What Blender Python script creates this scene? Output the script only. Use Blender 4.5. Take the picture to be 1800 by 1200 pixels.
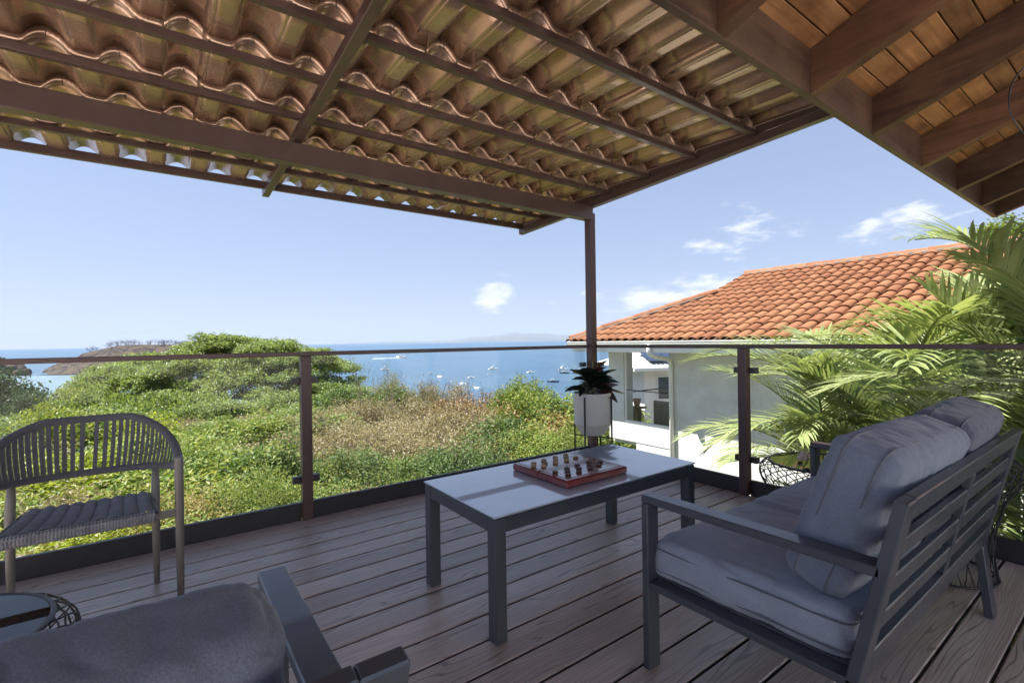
import bpy, math, random
import numpy as np
from mathutils import Vector, Matrix, noise as mnoise

for o in list(bpy.data.objects):
    bpy.data.objects.remove(o)
S = bpy.context.scene
C = S.collection
R = math.radians

# ------------------------------------------------------------------ camera
CAM = np.array([0.0, 0.0, 1.12])
FPX, YAW, PITCH, ROLL = 842.55, 0.94232, -0.001, -0.0150
_F = np.array([math.cos(YAW) * math.cos(PITCH), math.sin(YAW) * math.cos(PITCH), math.sin(PITCH)])
_R = np.array([math.sin(YAW), -math.cos(YAW), 0.0])
_U = np.cross(_R, _F)
RIGHT = math.cos(ROLL) * _R + math.sin(ROLL) * _U
UP = -math.sin(ROLL) * _R + math.cos(ROLL) * _U
cd = bpy.data.cameras.new('camera')
cam = bpy.data.objects.new('camera', cd)
C.objects.link(cam)
cd.sensor_width = 36.0
cd.lens = FPX / 1800 * 36
cd.clip_start = 0.02
cd.clip_end = 120000
m = Matrix.Identity(4)
for i in range(3):
    m[i][0], m[i][1], m[i][2], m[i][3] = RIGHT[i], UP[i], -_F[i], CAM[i]
cam.matrix_world = m
S.camera = cam

# ------------------------------------------------------------------ sky, sun, exposure
SUN = Vector((-0.38, 0.36, 0.917)).normalized()          # direction towards the sun
W = bpy.data.worlds.new('World')
S.world = W
W.use_nodes = True
nt = W.node_tree
nt.nodes.clear()
N = nt.nodes.new
sky = N('ShaderNodeTexSky')
sky.sky_type = 'NISHITA'
sky.sun_disc = False
sky.sun_elevation = math.asin(SUN.z)
sky.sun_rotation = math.atan2(SUN.x, SUN.y)
sky.altitude = 30
sky.air_density = 1.0
sky.dust_density = 0.0
sky.ozone_density = 2.8
bg = N('ShaderNodeBackground')
bg.inputs['Strength'].default_value = 0.106
out = N('ShaderNodeOutputWorld')
tc = N('ShaderNodeTexCoord')
sep = N('ShaderNodeSeparateXYZ')
nt.links.new(tc.outputs['Generated'], sep.inputs[0])


def wm(op, a, b=None, c=None):
    n = N('ShaderNodeMath')
    n.operation = op
    for k, v in enumerate((a, b, c)):
        if v is None:
            continue
        if isinstance(v, (int, float)):
            n.inputs[k].default_value = v
        else:
            nt.links.new(v, n.inputs[k])
    return n.outputs[0]


# small fair-weather cumulus: low in the sky all round, thicker over the land side (+x)
zc = wm('MAXIMUM', sep.outputs['Z'], 0.0)
comb = N('ShaderNodeCombineXYZ')
nt.links.new(wm('MULTIPLY_ADD', sep.outputs['X'], 5.0, 11.900000), comb.inputs[0])
nt.links.new(wm('MULTIPLY_ADD', sep.outputs['Y'], 5.0, 2.200000), comb.inputs[1])
nt.links.new(wm('MULTIPLY', zc, 15.0), comb.inputs[2])
n1 = N('ShaderNodeTexNoise')
n1.inputs['Scale'].default_value = 1.0
n1.inputs['Detail'].default_value = 10
n1.inputs['Roughness'].default_value = 0.6
nt.links.new(comb.outputs[0], n1.inputs['Vector'])
land = wm('MULTIPLY_ADD', sep.outputs['X'], 0.30, -0.215)
cov = wm('ADD', n1.outputs['Fac'], land)
cov = wm('SUBTRACT', cov, wm('MULTIPLY', wm('ABSOLUTE', wm('SUBTRACT', zc, 0.08)), 1.1))
mr = N('ShaderNodeMapRange')
mr.interpolation_type = 'SMOOTHSTEP'
mr.inputs['From Min'].default_value = 0.505
mr.inputs['From Max'].default_value = 0.63
mr.inputs['To Max'].default_value = 0.8
nt.links.new(cov, mr.inputs['Value'])
mixc = N('ShaderNodeMix')
mixc.data_type = 'RGBA'
mixc.inputs[7].default_value = (2.9, 2.95, 3.05, 1)
nt.links.new(mr.outputs[0], mixc.inputs[0])
gm = N('ShaderNodeGamma')
gm.inputs['Gamma'].default_value = 0.4
nt.links.new(sky.outputs[0], gm.inputs['Color'])
tn = N('ShaderNodeMix')
tn.data_type = 'RGBA'
tn.blend_type = 'MULTIPLY'
tn.inputs[0].default_value = 1.0
tn.inputs[7].default_value = (0.87, 0.91, 1.10, 1)
nt.links.new(gm.outputs[0], tn.inputs[6])
nt.links.new(tn.outputs[2], mixc.inputs[6])
nt.links.new(mixc.outputs[2], bg.inputs['Color'])
nt.links.new(bg.outputs[0], out.inputs['Surface'])

sl = bpy.data.lights.new('sun', 'SUN')
sl.energy = 4.15
sl.angle = R(0.5)
sl.color = (1.0, 0.955, 0.89)
so = bpy.data.objects.new('sun', sl)
so.rotation_euler = SUN.to_track_quat('Z', 'Y').to_euler()
so.location = (-20, -10, 60)
C.objects.link(so)

S.view_settings.view_transform = 'Standard'
S.view_settings.look = 'None'
S.view_settings.gamma = 1
S.view_settings.exposure = 1.92
S.render.engine = 'CYCLES'
S.cycles.use_denoising = True
try:
    S.cycles.denoiser = 'OPENIMAGEDENOISE'
    S.cycles.denoising_input_passes = 'RGB_ALBEDO_NORMAL'
    S.cycles.denoising_prefilter = 'ACCURATE'
except Exception:
    pass
S.cycles.max_bounces = 10
S.cycles.diffuse_bounces = 6
S.cycles.glossy_bounces = 4
S.cycles.transmission_bounces = 6
S.cycles.transparent_max_bounces = 16
S.cycles.volume_bounces = 0
S.cycles.caustics_reflective = False
S.cycles.caustics_refractive = False
S.cycles.sample_clamp_indirect = 6
S.cycles.use_adaptive_sampling = True
S.cycles.adaptive_threshold = 0.01

# ------------------------------------------------------------------ helpers


def ray(px, py):
    return _F + RIGHT * (px - 900) / FPX + UP * (600 - py) / FPX


def at_depth(px, py, d):                     # a point d metres ahead along the line of sight
    return Vector(CAM + ray(px, py) * d)


def at_z(px, py, z):
    r = ray(px, py)
    return Vector(CAM + r * ((z - CAM[2]) / r[2]))


def fr(d, lat, z):                           # metres ahead / to the right of the terrace
    f = np.array([math.cos(YAW), math.sin(YAW)])
    r = np.array([math.sin(YAW), -math.cos(YAW)])
    q = f * d + r * lat
    return Vector((q[0], q[1], z))


def tag(o, label=None, cat=None, group=None, kind=None):
    if label:
        o['label'] = label
    if cat:
        o['category'] = cat
    if group:
        o['group'] = group
    if kind:
        o['kind'] = kind
    return o


def thing(name, label, cat, loc=(0, 0, 0), rz=0.0, group=None):
    o = bpy.data.objects.new(name, None)
    o.empty_display_size = 0.1
    C.objects.link(o)
    o.location = loc
    o.rotation_euler = (0, 0, rz)
    return tag(o, label, cat, group)


def copy_tree(o, parent=None):
    c = o.copy()
    C.objects.link(c)
    c.parent = parent
    for ch in o.children:
        copy_tree(ch, c)
    return c


def rotm(rx=0, ry=0, rz=0):
    return Matrix.Rotation(rz, 4, 'Z') @ Matrix.Rotation(ry, 4, 'Y') @ Matrix.Rotation(rx, 4, 'X')


class MB:
    def __init__(s):
        s.v = []
        s.f = []
        s.sm = []
        s.mi = []

    def add(s, vs, fs, smooth=False, M=None, mi=0):
        b = len(s.v)
        for v in vs:
            v = Vector(v)
            if M is not None:
                v = M @ v
            s.v.append(v[:])
        for f in fs:
            s.f.append([b + i for i in f])
            s.sm.append(smooth)
            s.mi.append(mi)
        return s

    def box(s, c, d, b=0.004, M=None, mi=0):
        hx, hy, hz = d[0] / 2, d[1] / 2, d[2] / 2
        b = min(b, hx * .45, hy * .45, hz * .45)
        vs = []
        ix = {}
        for sx in (-1, 1):
            for sy in (-1, 1):
                for sz in (-1, 1):
                    for a in range(3):
                        e = [hx - b, hy - b, hz - b]
                        e[a] += b
                        ix[(sx, sy, sz, a)] = len(vs)
                        vs.append((c[0] + sx * e[0], c[1] + sy * e[1], c[2] + sz * e[2]))
        fs = []
        for a in range(3):
            p, q = (a + 1) % 3, (a + 2) % 3
            for sg in (-1, 1):
                loop = []
                for (u, w) in ((-1, -1), (1, -1), (1, 1), (-1, 1)):
                    k = [0, 0, 0]
                    k[a] = sg
                    k[p] = u
                    k[q] = w
                    loop.append(ix[(k[0], k[1], k[2], a)])
                fs.append(loop if sg > 0 else loop[::-1])
            # edges running along axis a, between faces p and q
            for u in (-1, 1):
                for w in (-1, 1):
                    k0 = [0, 0, 0]
                    k0[a] = -1
                    k0[p] = u
                    k0[q] = w
                    k1 = list(k0)
                    k1[a] = 1
                    l = [ix[(*k0, p)], ix[(*k1, p)], ix[(*k1, q)], ix[(*k0, q)]]
                    fs.append(l if u * w < 0 else l[::-1])
        for sx in (-1, 1):
            for sy in (-1, 1):
                for sz in (-1, 1):
                    l = [ix[(sx, sy, sz, a)] for a in range(3)]
                    fs.append(l if sx * sy * sz > 0 else l[::-1])
        return s.add(vs, fs, False, M, mi)

    def bar(s, p0, p1, w, h, up=(0, 0, 1), b=0.003, mi=0):
        p0, p1 = Vector(p0), Vector(p1)
        d = (p1 - p0)
        L = d.length
        x = d.normalized()
        y = Vector(up).cross(x).normalized()
        z = x.cross(y)
        M = Matrix((x, y, z)).transposed().to_4x4()
        M.translation = (p0 + p1) / 2
        return s.box((0, 0, 0), (L, w, h), b, M, mi)

    def tube(s, pts, r, n=8, closed=False, cap=True, mi=0):
        pts = [Vector(p) for p in pts]
        k = len(pts)
        rs = r if isinstance(r, (list, tuple)) else [r] * k
        tang = []
        for i in range(k):
            if closed:
                t = pts[(i + 1) % k] - pts[i - 1]
            else:
                t = pts[min(i + 1, k - 1)] - pts[max(i - 1, 0)]
            tang.append(t.normalized() if t.length > 1e-9 else Vector((0, 0, 1)))
        a = Vector((0, 0, 1)) if abs(tang[0].z) < .9 else Vector((1, 0, 0))
        nrm = (a - tang[0] * a.dot(tang[0])).normalized()
        vs = []
        for i in range(k):
            nrm = (nrm - tang[i] * nrm.dot(tang[i]))
            nrm = nrm.normalized() if nrm.length > 1e-9 else tang[i].orthogonal().normalized()
            bn = tang[i].cross(nrm)
            for j in range(n):
                an = 2 * math.pi * j / n
                vs.append(pts[i] + (nrm * math.cos(an) + bn * math.sin(an)) * rs[i])
        fs = []
        kk = k if closed else k - 1
        for i in range(kk):
            i2 = (i + 1) % k
            for j in range(n):
                j2 = (j + 1) % n
                fs.append([i * n + j, i * n + j2, i2 * n + j2, i2 * n + j])
        s.add(vs, fs, True, None, mi)
        if cap and not closed:
            b = len(s.v) - k * n
            s.f.append([b + j for j in range(n)][::-1])
            s.f.append([b + (k - 1) * n + j for j in range(n)])
            s.sm += [False, False]
            s.mi += [mi, mi]
        return s

    def lathe(s, prof, n=24, c=(0, 0, 0), M=None, smooth=True, mi=0):
        vs = []
        fs = []
        for (r, z) in prof:
            for j in range(n):
                an = 2 * math.pi * j / n
                vs.append((c[0] + r * math.cos(an), c[1] + r * math.sin(an), c[2] + z))
        for i in range(len(prof) - 1):
            for j in range(n):
                j2 = (j + 1) % n
                fs.append([i * n + j, i * n + j2, (i + 1) * n + j2, (i + 1) * n + j])
        s.add(vs, fs, smooth, M, mi)
        b = len(s.v) - len(prof) * n
        s.f.append([b + j for j in range(n)][::-1])
        s.f.append([b + (len(prof) - 1) * n + j for j in range(n)])
        s.sm += [False, False]
        s.mi += [mi, mi]
        return s

    def grid(s, nu, nv, fn, smooth=True, flip=False, mi=0):
        vs = [fn(i / nu, j / nv) for i in range(nu + 1) for j in range(nv + 1)]
        fs = []
        for i in range(nu):
            for j in range(nv):
                a = i * (nv + 1) + j
                q = [a, a + nv + 1, a + nv + 2, a + 1]
                fs.append(q[::-1] if flip else q)
        return s.add(vs, fs, smooth, None, mi)

    def mesh(s, name, mats):
        me = bpy.data.meshes.new(name)
        me.from_pydata(s.v, [], s.f)
        me.polygons.foreach_set('use_smooth', s.sm)
        me.polygons.foreach_set('material_index', s.mi)
        for mt in (mats if isinstance(mats, (list, tuple)) else [mats]):
            me.materials.append(mt)
        me.update()
        return me

    def build(s, name, mats, parent=None, loc=None, rot=None):
        return link(name, s.mesh(name, mats), parent, loc, rot)


def link(name, me, parent=None, loc=None, rot=None):
    o = bpy.data.objects.new(name, me)
    C.objects.link(o)
    o.parent = parent
    if loc is not None:
        o.location = loc
    if rot is not None:
        o.rotation_euler = rot
    return o


def np_mesh(name, verts, quads, mat, smooth=False):
    me = bpy.data.meshes.new(name)
    nv, nf = len(verts), len(quads)
    me.vertices.add(nv)
    me.vertices.foreach_set('co', np.asarray(verts, np.float32).ravel())
    me.loops.add(nf * 4)
    me.loops.foreach_set('vertex_index', np.asarray(quads, np.int32).ravel())
    me.polygons.add(nf)
    me.polygons.foreach_set('loop_start', np.arange(0, nf * 4, 4, dtype=np.int32))
    me.polygons.foreach_set('loop_total', np.full(nf, 4, np.int32))
    me.polygons.foreach_set('use_smooth', np.full(nf, smooth))
    me.materials.append(mat)
    me.update(calc_edges=True)
    me.validate()
    return me


# ------------------------------------------------------------------ materials


class Mat:
    def __init__(s, name):
        s.m = bpy.data.materials.new(name)
        s.m.use_nodes = True
        s.t = s.m.node_tree
        s.t.nodes.clear()
        s.o = s.n('ShaderNodeOutputMaterial')

    def n(s, t, **kw):
        nd = s.t.nodes.new(t)
        for k, v in kw.items():
            setattr(nd, k, v)
        return nd

    def l(s, a, b):
        s.t.links.new(a, b)

    def math(s, op, a, b=None, c=None):
        n = s.n('ShaderNodeMath', operation=op)
        for k, v in enumerate((a, b, c)):
            if v is None:
                continue
            if isinstance(v, (int, float)):
                n.inputs[k].default_value = v
            else:
                s.l(v, n.inputs[k])
        return n.outputs[0]

    def coord(s, kind='Object', scale=(1, 1, 1), rnd=0.0, rot=(0, 0, 0)):
        t = s.n('ShaderNodeTexCoord')
        mp = s.n('ShaderNodeMapping')
        mp.inputs['Scale'].default_value = scale
        mp.inputs['Rotation'].default_value = rot
        s.l(t.outputs[kind], mp.inputs['Vector'])
        if rnd:
            oi = s.n('ShaderNodeObjectInfo')
            mu = s.n('ShaderNodeVectorMath', operation='SCALE')
            mu.inputs[0].default_value = (rnd, rnd * 1.7, rnd * 2.3)
            s.l(oi.outputs['Random'], mu.inputs['Scale'])
            ad = s.n('ShaderNodeVectorMath', operation='ADD')
            s.l(mp.outputs[0], ad.inputs[0])
            s.l(mu.outputs[0], ad.inputs[1])
            return ad.outputs[0]
        return mp.outputs[0]

    def noise(s, vec, scale, detail=4, rough=.55, dist=0.0):
        n = s.n('ShaderNodeTexNoise')
        n.inputs['Scale'].default_value = scale
        n.inputs['Detail'].default_value = detail
        n.inputs['Roughness'].default_value = rough
        n.inputs['Distortion'].default_value = dist
        s.l(vec, n.inputs['Vector'])
        return n.outputs['Fac']

    def ramp(s, fac, stops):
        r = s.n('ShaderNodeValToRGB')
        e = r.color_ramp.elements
        while len(e) > 1:
            e.remove(e[-1])
        for i, (p, c) in enumerate(stops):
            if i == 0:
                e[0].position = p
                el = e[0]
            else:
                el = e.new(p)
            el.color = (*c, 1) if len(c) == 3 else c
        s.l(fac, r.inputs['Fac'])
        return r.outputs['Color']

    def mix(s, fac, a, b, mode='MIX'):
        n = s.n('ShaderNodeMix', data_type='RGBA', blend_type=mode)
        for sock, v in ((n.inputs[0], fac), (n.inputs[6], a), (n.inputs[7], b)):
            if isinstance(v, (int, float)):
                sock.default_value = v
            elif isinstance(v, tuple):
                sock.default_value = (*v, 1) if len(v) == 3 else v
            else:
                s.l(v, sock)
        return n.outputs[2]

    def bump(s, h, strength=.3, dist=.01):
        b = s.n('ShaderNodeBump')
        b.inputs['Strength'].default_value = strength
        b.inputs['Distance'].default_value = dist
        s.l(h, b.inputs['Height'])
        return b.outputs[0]

    def pbr(s, color, rough=.5, metal=0.0, normal=None, spec=.5, coat=0.0, sheen=0.0, coat_rough=.05):
        p = s.n('ShaderNodeBsdfPrincipled')
        for nm, v in (('Base Color', color), ('Roughness', rough), ('Metallic', metal), ('Specular IOR Level', spec),
                      ('Coat Weight', coat), ('Coat Roughness', coat_rough), ('Sheen Weight', sheen)):
            if isinstance(v, (int, float)):
                p.inputs[nm].default_value = v
            elif isinstance(v, tuple):
                p.inputs[nm].default_value = (*v, 1)
            else:
                s.l(v, p.inputs[nm])
        if normal is not None:
            s.l(normal, p.inputs['Normal'])
        s.p = p
        s.l(p.outputs[0], s.o.inputs['Surface'])
        return s.m


def painted(name, col, rough=.45, var=.12, metal=0.0, bump=.08, scale=9, spec=.5, coat=0.0):
    a = Mat(name)
    v = a.coord('Object', rnd=7)
    n = a.noise(v, scale, 6, .6)
    n2 = a.noise(v, scale * 11, 3)
    c = a.ramp(n, [(.3, tuple(k * (1 - var) for k in col)), (.7, tuple(min(1, k * (1 + var)) for k in col))])
    r = a.math('MULTIPLY_ADD', n, .25, rough - .12)
    return a.pbr(c, r, metal, a.bump(n2, bump, .003), spec, coat)


def leaf_mat(name, cols, trans=.35, rough=.45, spec=.35, seed=0.0):
    a = Mat(name)
    g = a.n('ShaderNodeNewGeometry')
    oi = a.n('ShaderNodeObjectInfo')
    v = a.coord('Object')
    big = a.noise(v, .9, 3)
    f = a.math('ADD', a.math('MULTIPLY', g.outputs['Random Per Island'], .62), a.math('MULTIPLY_ADD', oi.outputs['Random'], .16, -.08))
    f = a.math('ADD', f, a.math('MULTIPLY_ADD', big, .9, -.27))
    k = len(cols)
    c = a.ramp(f, [(i / max(1, k - 1), cc) for i, cc in enumerate(cols)])
    p = a.n('ShaderNodeBsdfPrincipled')
    a.l(c, p.inputs['Base Color'])
    p.inputs['Roughness'].default_value = rough
    p.inputs['Specular IOR Level'].default_value = spec
    tr = a.n('ShaderNodeBsdfTranslucent')
    c2 = a.mix(1.0, c, (1.0, 1.0, .55), 'MULTIPLY')
    a.l(c2, tr.inputs['Color'])
    mx = a.n('ShaderNodeMixShader')
    mx.inputs[0].default_value = trans
    a.l(p.outputs[0], mx.inputs[1])
    a.l(tr.outputs[0], mx.inputs[2])
    a.l(mx.outputs[0], a.o.inputs['Surface'])
    return a.m


def bark(name, col):
    a = Mat(name)
    v = a.coord('Object', (1, 1, .25), rnd=5)
    n = a.noise(v, 9, 6, .65)
    c = a.ramp(n, [(.3, tuple(k * .55 for k in col)), (.75, tuple(k * 1.3 for k in col))])
    return a.pbr(c, .9, 0, a.bump(n, .6, .02), .2)


def wood(name, dark, light, axis='x', rough=.6, scale=1.0, stain=.5):
    a = Mat(name)
    sc = {'x': (.35, 7, 7), 'y': (7, .35, 7)}[axis]
    v = a.coord('Object', tuple(k * scale for k in sc), rnd=11)
    n = a.noise(v, 2.2, 8, .62, 1.2)
    v2 = a.coord('Object', (1, 1, 1), rnd=4)
    st = a.noise(v2, 3.2, 5, .6)
    c = a.ramp(n, [(.28, dark), (.72, light)])
    dk = a.ramp(st, [(.38, (.45, .4, .4)), (.58, (1, 1, 1))])
    c = a.mix(stain, c, a.mix(1.0, c, dk, 'MULTIPLY'))
    oi = a.n('ShaderNodeObjectInfo')
    tint = a.ramp(oi.outputs['Random'], [(0, (.72, .72, .72)), (.5, (1, .97, .93)), (1, (1.25, 1.15, 1.05))])
    c = a.mix(1.0, c, tint, 'MULTIPLY')
    return a.pbr(c, rough, 0, a.bump(n, .25, .004), .35)


M = {}
# composite deck boards: contour lines of a stretched noise field make the embossed cathedral grain
a = Mat('deck_composite')
v = a.coord('Object', (.75, 6.5, 1), rnd=37)
field = a.noise(v, 1.0, 2, .5, .15)
sy = a.n('ShaderNodeSeparateXYZ')
a.l(a.coord('Object', rnd=0), sy.inputs[0])
lines = a.math('ADD', a.math('MULTIPLY', sy.outputs['Y'], 62.0), a.math('MULTIPLY', field, 19.0))
rings = a.math('FRACT', lines)
tri = a.math('ABSOLUTE', a.math('SUBTRACT', rings, .5))
groove = a.n('ShaderNodeMapRange', interpolation_type='SMOOTHSTEP')
groove.inputs['From Min'].default_value = .02
groove.inputs['From Max'].default_value = .15
a.l(tri, groove.inputs['Value'])
fine = a.noise(a.coord('Object', (6, 160, 1), rnd=9), 1.0, 3, .6)
blot = a.noise(a.coord('Object', (.8, 5, 1), rnd=3), 1.6, 5, .6)
oi = a.n('ShaderNodeObjectInfo')
base = a.ramp(blot, [(.25, (.43, .335, .285)), (.75, (.61, .515, .455))])
base = a.mix(1.0, base, a.ramp(oi.outputs['Random'], [(0, (.74, .71, .70)), (.6, (1, 1, 1)), (1, (1.14, 1.13, 1.14))]), 'MULTIPLY')
base = a.mix(.35, base, a.mix(1.0, base, a.ramp(fine, [(.35, (.5, .5, .5)), (.65, (1.2, 1.2, 1.2))]), 'MULTIPLY'))
col = a.mix(groove.outputs[0], a.mix(1.0, base, (.58, .55, .54), 'MULTIPLY'), base)
hh = a.math('ADD', groove.outputs[0], a.math('MULTIPLY', fine, .5))
M['deck'] = a.pbr(col, a.math('MULTIPLY_ADD', blot, .2, .26), 0, a.bump(hh, .30, .003), .8)

M['deck_edge_shade'] = painted('deck_groove_shade', (.05, .04, .038), .8, .2)
M['steel_brown'] = painted('brown_painted_steel', (.075, .043, .040), .36, .15, 0, .1, 7, .5, .25)
M['rail_brown'] = painted('railing_brown_paint', (.085, .045, .045), .42, .15, 0, .1, 7)
M['black_metal'] = painted('black_kick_metal', (.028, .026, .032), .42, .2, 0, .12, 6)
M['charcoal'] = painted('charcoal_aluminium', (.062, .071, .090), .40, .06, .25, .06, 10, .5, .4)
M['taupe_metal'] = painted('taupe_chair_metal', (.22, .205, .175), .42, .06, .2, .05, 10)
M['wire'] = painted('black_wire', (.02, .02, .023), .4, .1, 0, .02, 20)
M['white_wall'] = painted('white_stucco', (.80, .80, .79), .85, .05, 0, .35, 1.3, .2)
M['white_trim'] = painted('white_gutter_paint', (.82, .82, .80), .35, .03, 0, .03, 4)
M['pot'] = painted('grey_planter', (.66, .65, .62), .55, .05, 0, .12, 8)
M['soil'] = painted('potting_soil', (.05, .035, .025), .95, .4, 0, .6, 30)
M['terracotta_pot'] = painted('terracotta_pot', (.36, .17, .10), .8, .2, 0, .2, 14)

# white stucco of the neighbour with dirt runs and specks
a = Mat('weathered_stucco')
v = a.coord('Object')
n = a.noise(v, 2.2, 8, .65)
runs = a.noise(a.coord('Object', (5, 5, .5)), 1.6, 6, .6)
spk = a.noise(v, 26, 2, .4)
c = a.ramp(n, [(.3, (.56, .56, .545)), (.6, (.70, .70, .69))])
c = a.mix(a.ramp(runs, [(.62, (0, 0, 0)), (.78, (.55, .55, .55))]), c, (.48, .47, .42))
c = a.mix(a.ramp(spk, [(.735, (0, 0, 0)), (.76, (.8, .8, .8))]), c, (.22, .2, .17))
M['stucco'] = a.pbr(c, .88, 0, a.bump(a.noise(v, 60, 4), .25, .004), .2)

# bronze painted steel tile sheet
a = Mat('bronze_tile_sheet')
v = a.coord('Object', (1, .35, 1), rnd=5)
n = a.noise(v, 5, 6, .6)
n2 = a.noise(a.coord('Object', (14, 1.5, 14)), 2, 3)
c = a.ramp(n, [(.3, (.40, .24, .175)), (.7, (.66, .455, .35))])
M['sheet'] = a.pbr(c, a.math('MULTIPLY_ADD', n, .22, .15), .68, a.bump(n2, .15, .006), .6)
M['screw'] = painted('dark_screw', (.02, .018, .018), .5, .1)

M['rafter_wood'] = wood('dark_rafter_wood', (.065, .032, .021), (.155, .080, .049), 'y', .5, 1.0, .6)
M['fascia_wood'] = wood('dark_fascia_wood', (.055, .031, .022), (.135, .078, .052), 'x', .5, 1.0, .6)
M['plank_wood'] = wood('honey_plank_wood', (.19, .088, .040), (.45, .240, .112), 'x', .5, 1.0, .8)

# woven outdoor fabric
def fabric(name, ca, cb, sc=420):
    a = Mat(name)
    v = a.coord('Object')
    w1 = a.n('ShaderNodeTexWave', wave_type='BANDS', bands_direction='DIAGONAL')
    w1.inputs['Scale'].default_value = sc * .35
    w1.inputs['Distortion'].default_value = 2.0
    a.l(v, w1.inputs['Vector'])
    mel = a.noise(v, sc, 2, .6)
    big = a.noise(v, 5, 4, .6)
    f = a.math('ADD', a.math('MULTIPLY', mel, .75), a.math('MULTIPLY_ADD', big, .35, -.06))
    c = a.ramp(f, [(.3, ca), (.7, cb)])
    hh = a.math('ADD', a.math('MULTIPLY', w1.outputs['Fac'], .5), mel)
    return a.pbr(c, .95, 0, a.bump(hh, .18, .002), .15, 0, .25)


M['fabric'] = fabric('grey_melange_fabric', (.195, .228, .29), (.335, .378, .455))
M['fabric_shaded'] = fabric('shaded_grey_melange_fabric', (.115, .138, .186), (.21, .243, .315))  # seat fabric darkened to put shade on the near back cushion
M['fabric_dark'] = fabric('charcoal_shade_fabric', (.075, .085, .115), (.15, .165, .21))  # armchair charcoal; on the far sofa cushion it stands in for shade
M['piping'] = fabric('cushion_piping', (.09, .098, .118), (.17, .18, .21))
M['strap'] = fabric('charcoal_webbing', (.075, .075, .088), (.15, .15, .172), 300)
# ribbed rope seat
a = Mat('grey_rope_weave')
v = a.coord('Object')
w1 = a.n('ShaderNodeTexWave', wave_type='BANDS', bands_direction='Y')
w1.inputs['Scale'].default_value = 38
w1.inputs['Distortion'].default_value = .8
a.l(v, w1.inputs['Vector'])
n = a.noise(a.coord('Object', (3, 40, 3)), 6, 4)
c = a.ramp(n, [(.3, (.15, .15, .165)), (.7, (.33, .33, .355))])
M['rope'] = a.pbr(c, .8, 0, a.bump(w1.outputs['Fac'], .6, .004), .3)


def glass(name, tint=(.93, .97, .95), refl=1.0, ior=1.45, dirt=.02):
    a = Mat(name)
    t = a.n('ShaderNodeBsdfTransparent')
    t.inputs[0].default_value = (*tint, 1)
    g = a.n('ShaderNodeBsdfGlossy')
    g.inputs['Roughness'].default_value = .01
    f = a.n('ShaderNodeFresnel')
    f.inputs['IOR'].default_value = ior
    mx = a.n('ShaderNodeMixShader')
    a.l(a.math('MULTIPLY', f.outputs[0], refl), mx.inputs[0])
    a.l(t.outputs[0], mx.inputs[1])
    a.l(g.outputs[0], mx.inputs[2])
    d = a.n('ShaderNodeBsdfDiffuse')
    d.inputs[0].default_value = (.8, .82, .8, 1)
    n = a.noise(a.coord('Object'), 4, 6, .7)
    m2 = a.n('ShaderNodeMixShader')
    a.l(a.math('MULTIPLY', n, dirt), m2.inputs[0])
    a.l(mx.outputs[0], m2.inputs[1])
    a.l(d.outputs[0], m2.inputs[2])
    a.l(m2.outputs[0], a.o.inputs['Surface'])
    return a.m


M['glass'] = glass('railing_glass', (.98, .99, .985), .28, 1.45, .006)
M['window'] = glass('window_glass', (.55, .6, .58), 1.0)
M['dark_window'] = painted('dark_window_glass', (.03, .04, .035), .16, .3, 0, .02, 3, .9)
M['rim_glass'] = glass('table_glass', (.42, .45, .47), 1.0, 1.5)
# frosted blue-grey table glass
a = Mat('frosted_table_glass')
n = a.noise(a.coord('Object'), 6, 5)
M['table_glass'] = a.pbr(a.ramp(n, [(.3, (.40, .45, .53)), (.7, (.45, .50, .58))]), .22, 0, None, .6, 1.0, 0, .02)
a.p.inputs['Coat IOR'].default_value = 2.3

# draughts board
a = Mat('mahogany')
n = a.noise(a.coord('Object', (2, 14, 14)), 3, 6, .6, 1)
M['mahogany'] = a.pbr(a.ramp(n, [(.3, (.11, .011, .009)), (.7, (.24, .028, .020))]), .25, 0, None, .5, .5)
a = Mat('board_squares')
ck = a.n('ShaderNodeTexChecker')
ck.inputs['Color1'].default_value = (.40, .27, .22, 1)
ck.inputs['Color2'].default_value = (.24, .10, .075, 1)
ck.inputs['Scale'].default_value = 1 / .0435
mp = a.coord('Object')
a.l(mp, ck.inputs['Vector'])
M['squares'] = a.pbr(ck.outputs[0], .16, 0, None, .6, .8)
M['piece_pale'] = wood('pale_piece_wood', (.26, .16, .07), (.52, .36, .18), 'x', .35, 6, .2)
M['piece_dark'] = wood('dark_piece_wood', (.05, .018, .012), (.14, .055, .035), 'x', .35, 6, .2)

# roof tiles
a = Mat('terracotta_tile')
oi = a.n('ShaderNodeObjectInfo')
g = a.n('ShaderNodeNewGeometry')
v = a.coord('Object', rnd=9)
n = a.noise(v, 9, 6, .65)
f = a.math('ADD', a.math('MULTIPLY', a.math('FRACT', a.math('ADD', oi.outputs['Random'], g.outputs['Random Per Island'])), .32), a.math('MULTIPLY_ADD', n, .5, .10))
c = a.ramp(f, [(.12, (.115, .046, .023)), (.45, (.205, .087, .042)), (.8, (.265, .128, .066)), (1, (.30, .185, .125))])
lich = a.noise(v, 5, 8, .7)
c = a.mix(a.ramp(lich, [(.6, (0, 0, 0)), (.72, (.6, .6, .6))]), c, (.20, .15, .115))
M['tile'] = a.pbr(c, .85, 0, a.bump(n, .3, .01), .25)
M['mortar'] = painted('roof_mortar', (.16, .13, .11), .95, .35, 0, .6, 18)
M['roof_under'] = painted('roof_underlay', (.13, .085, .06), .9, .3, 0, .3, 9)

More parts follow.
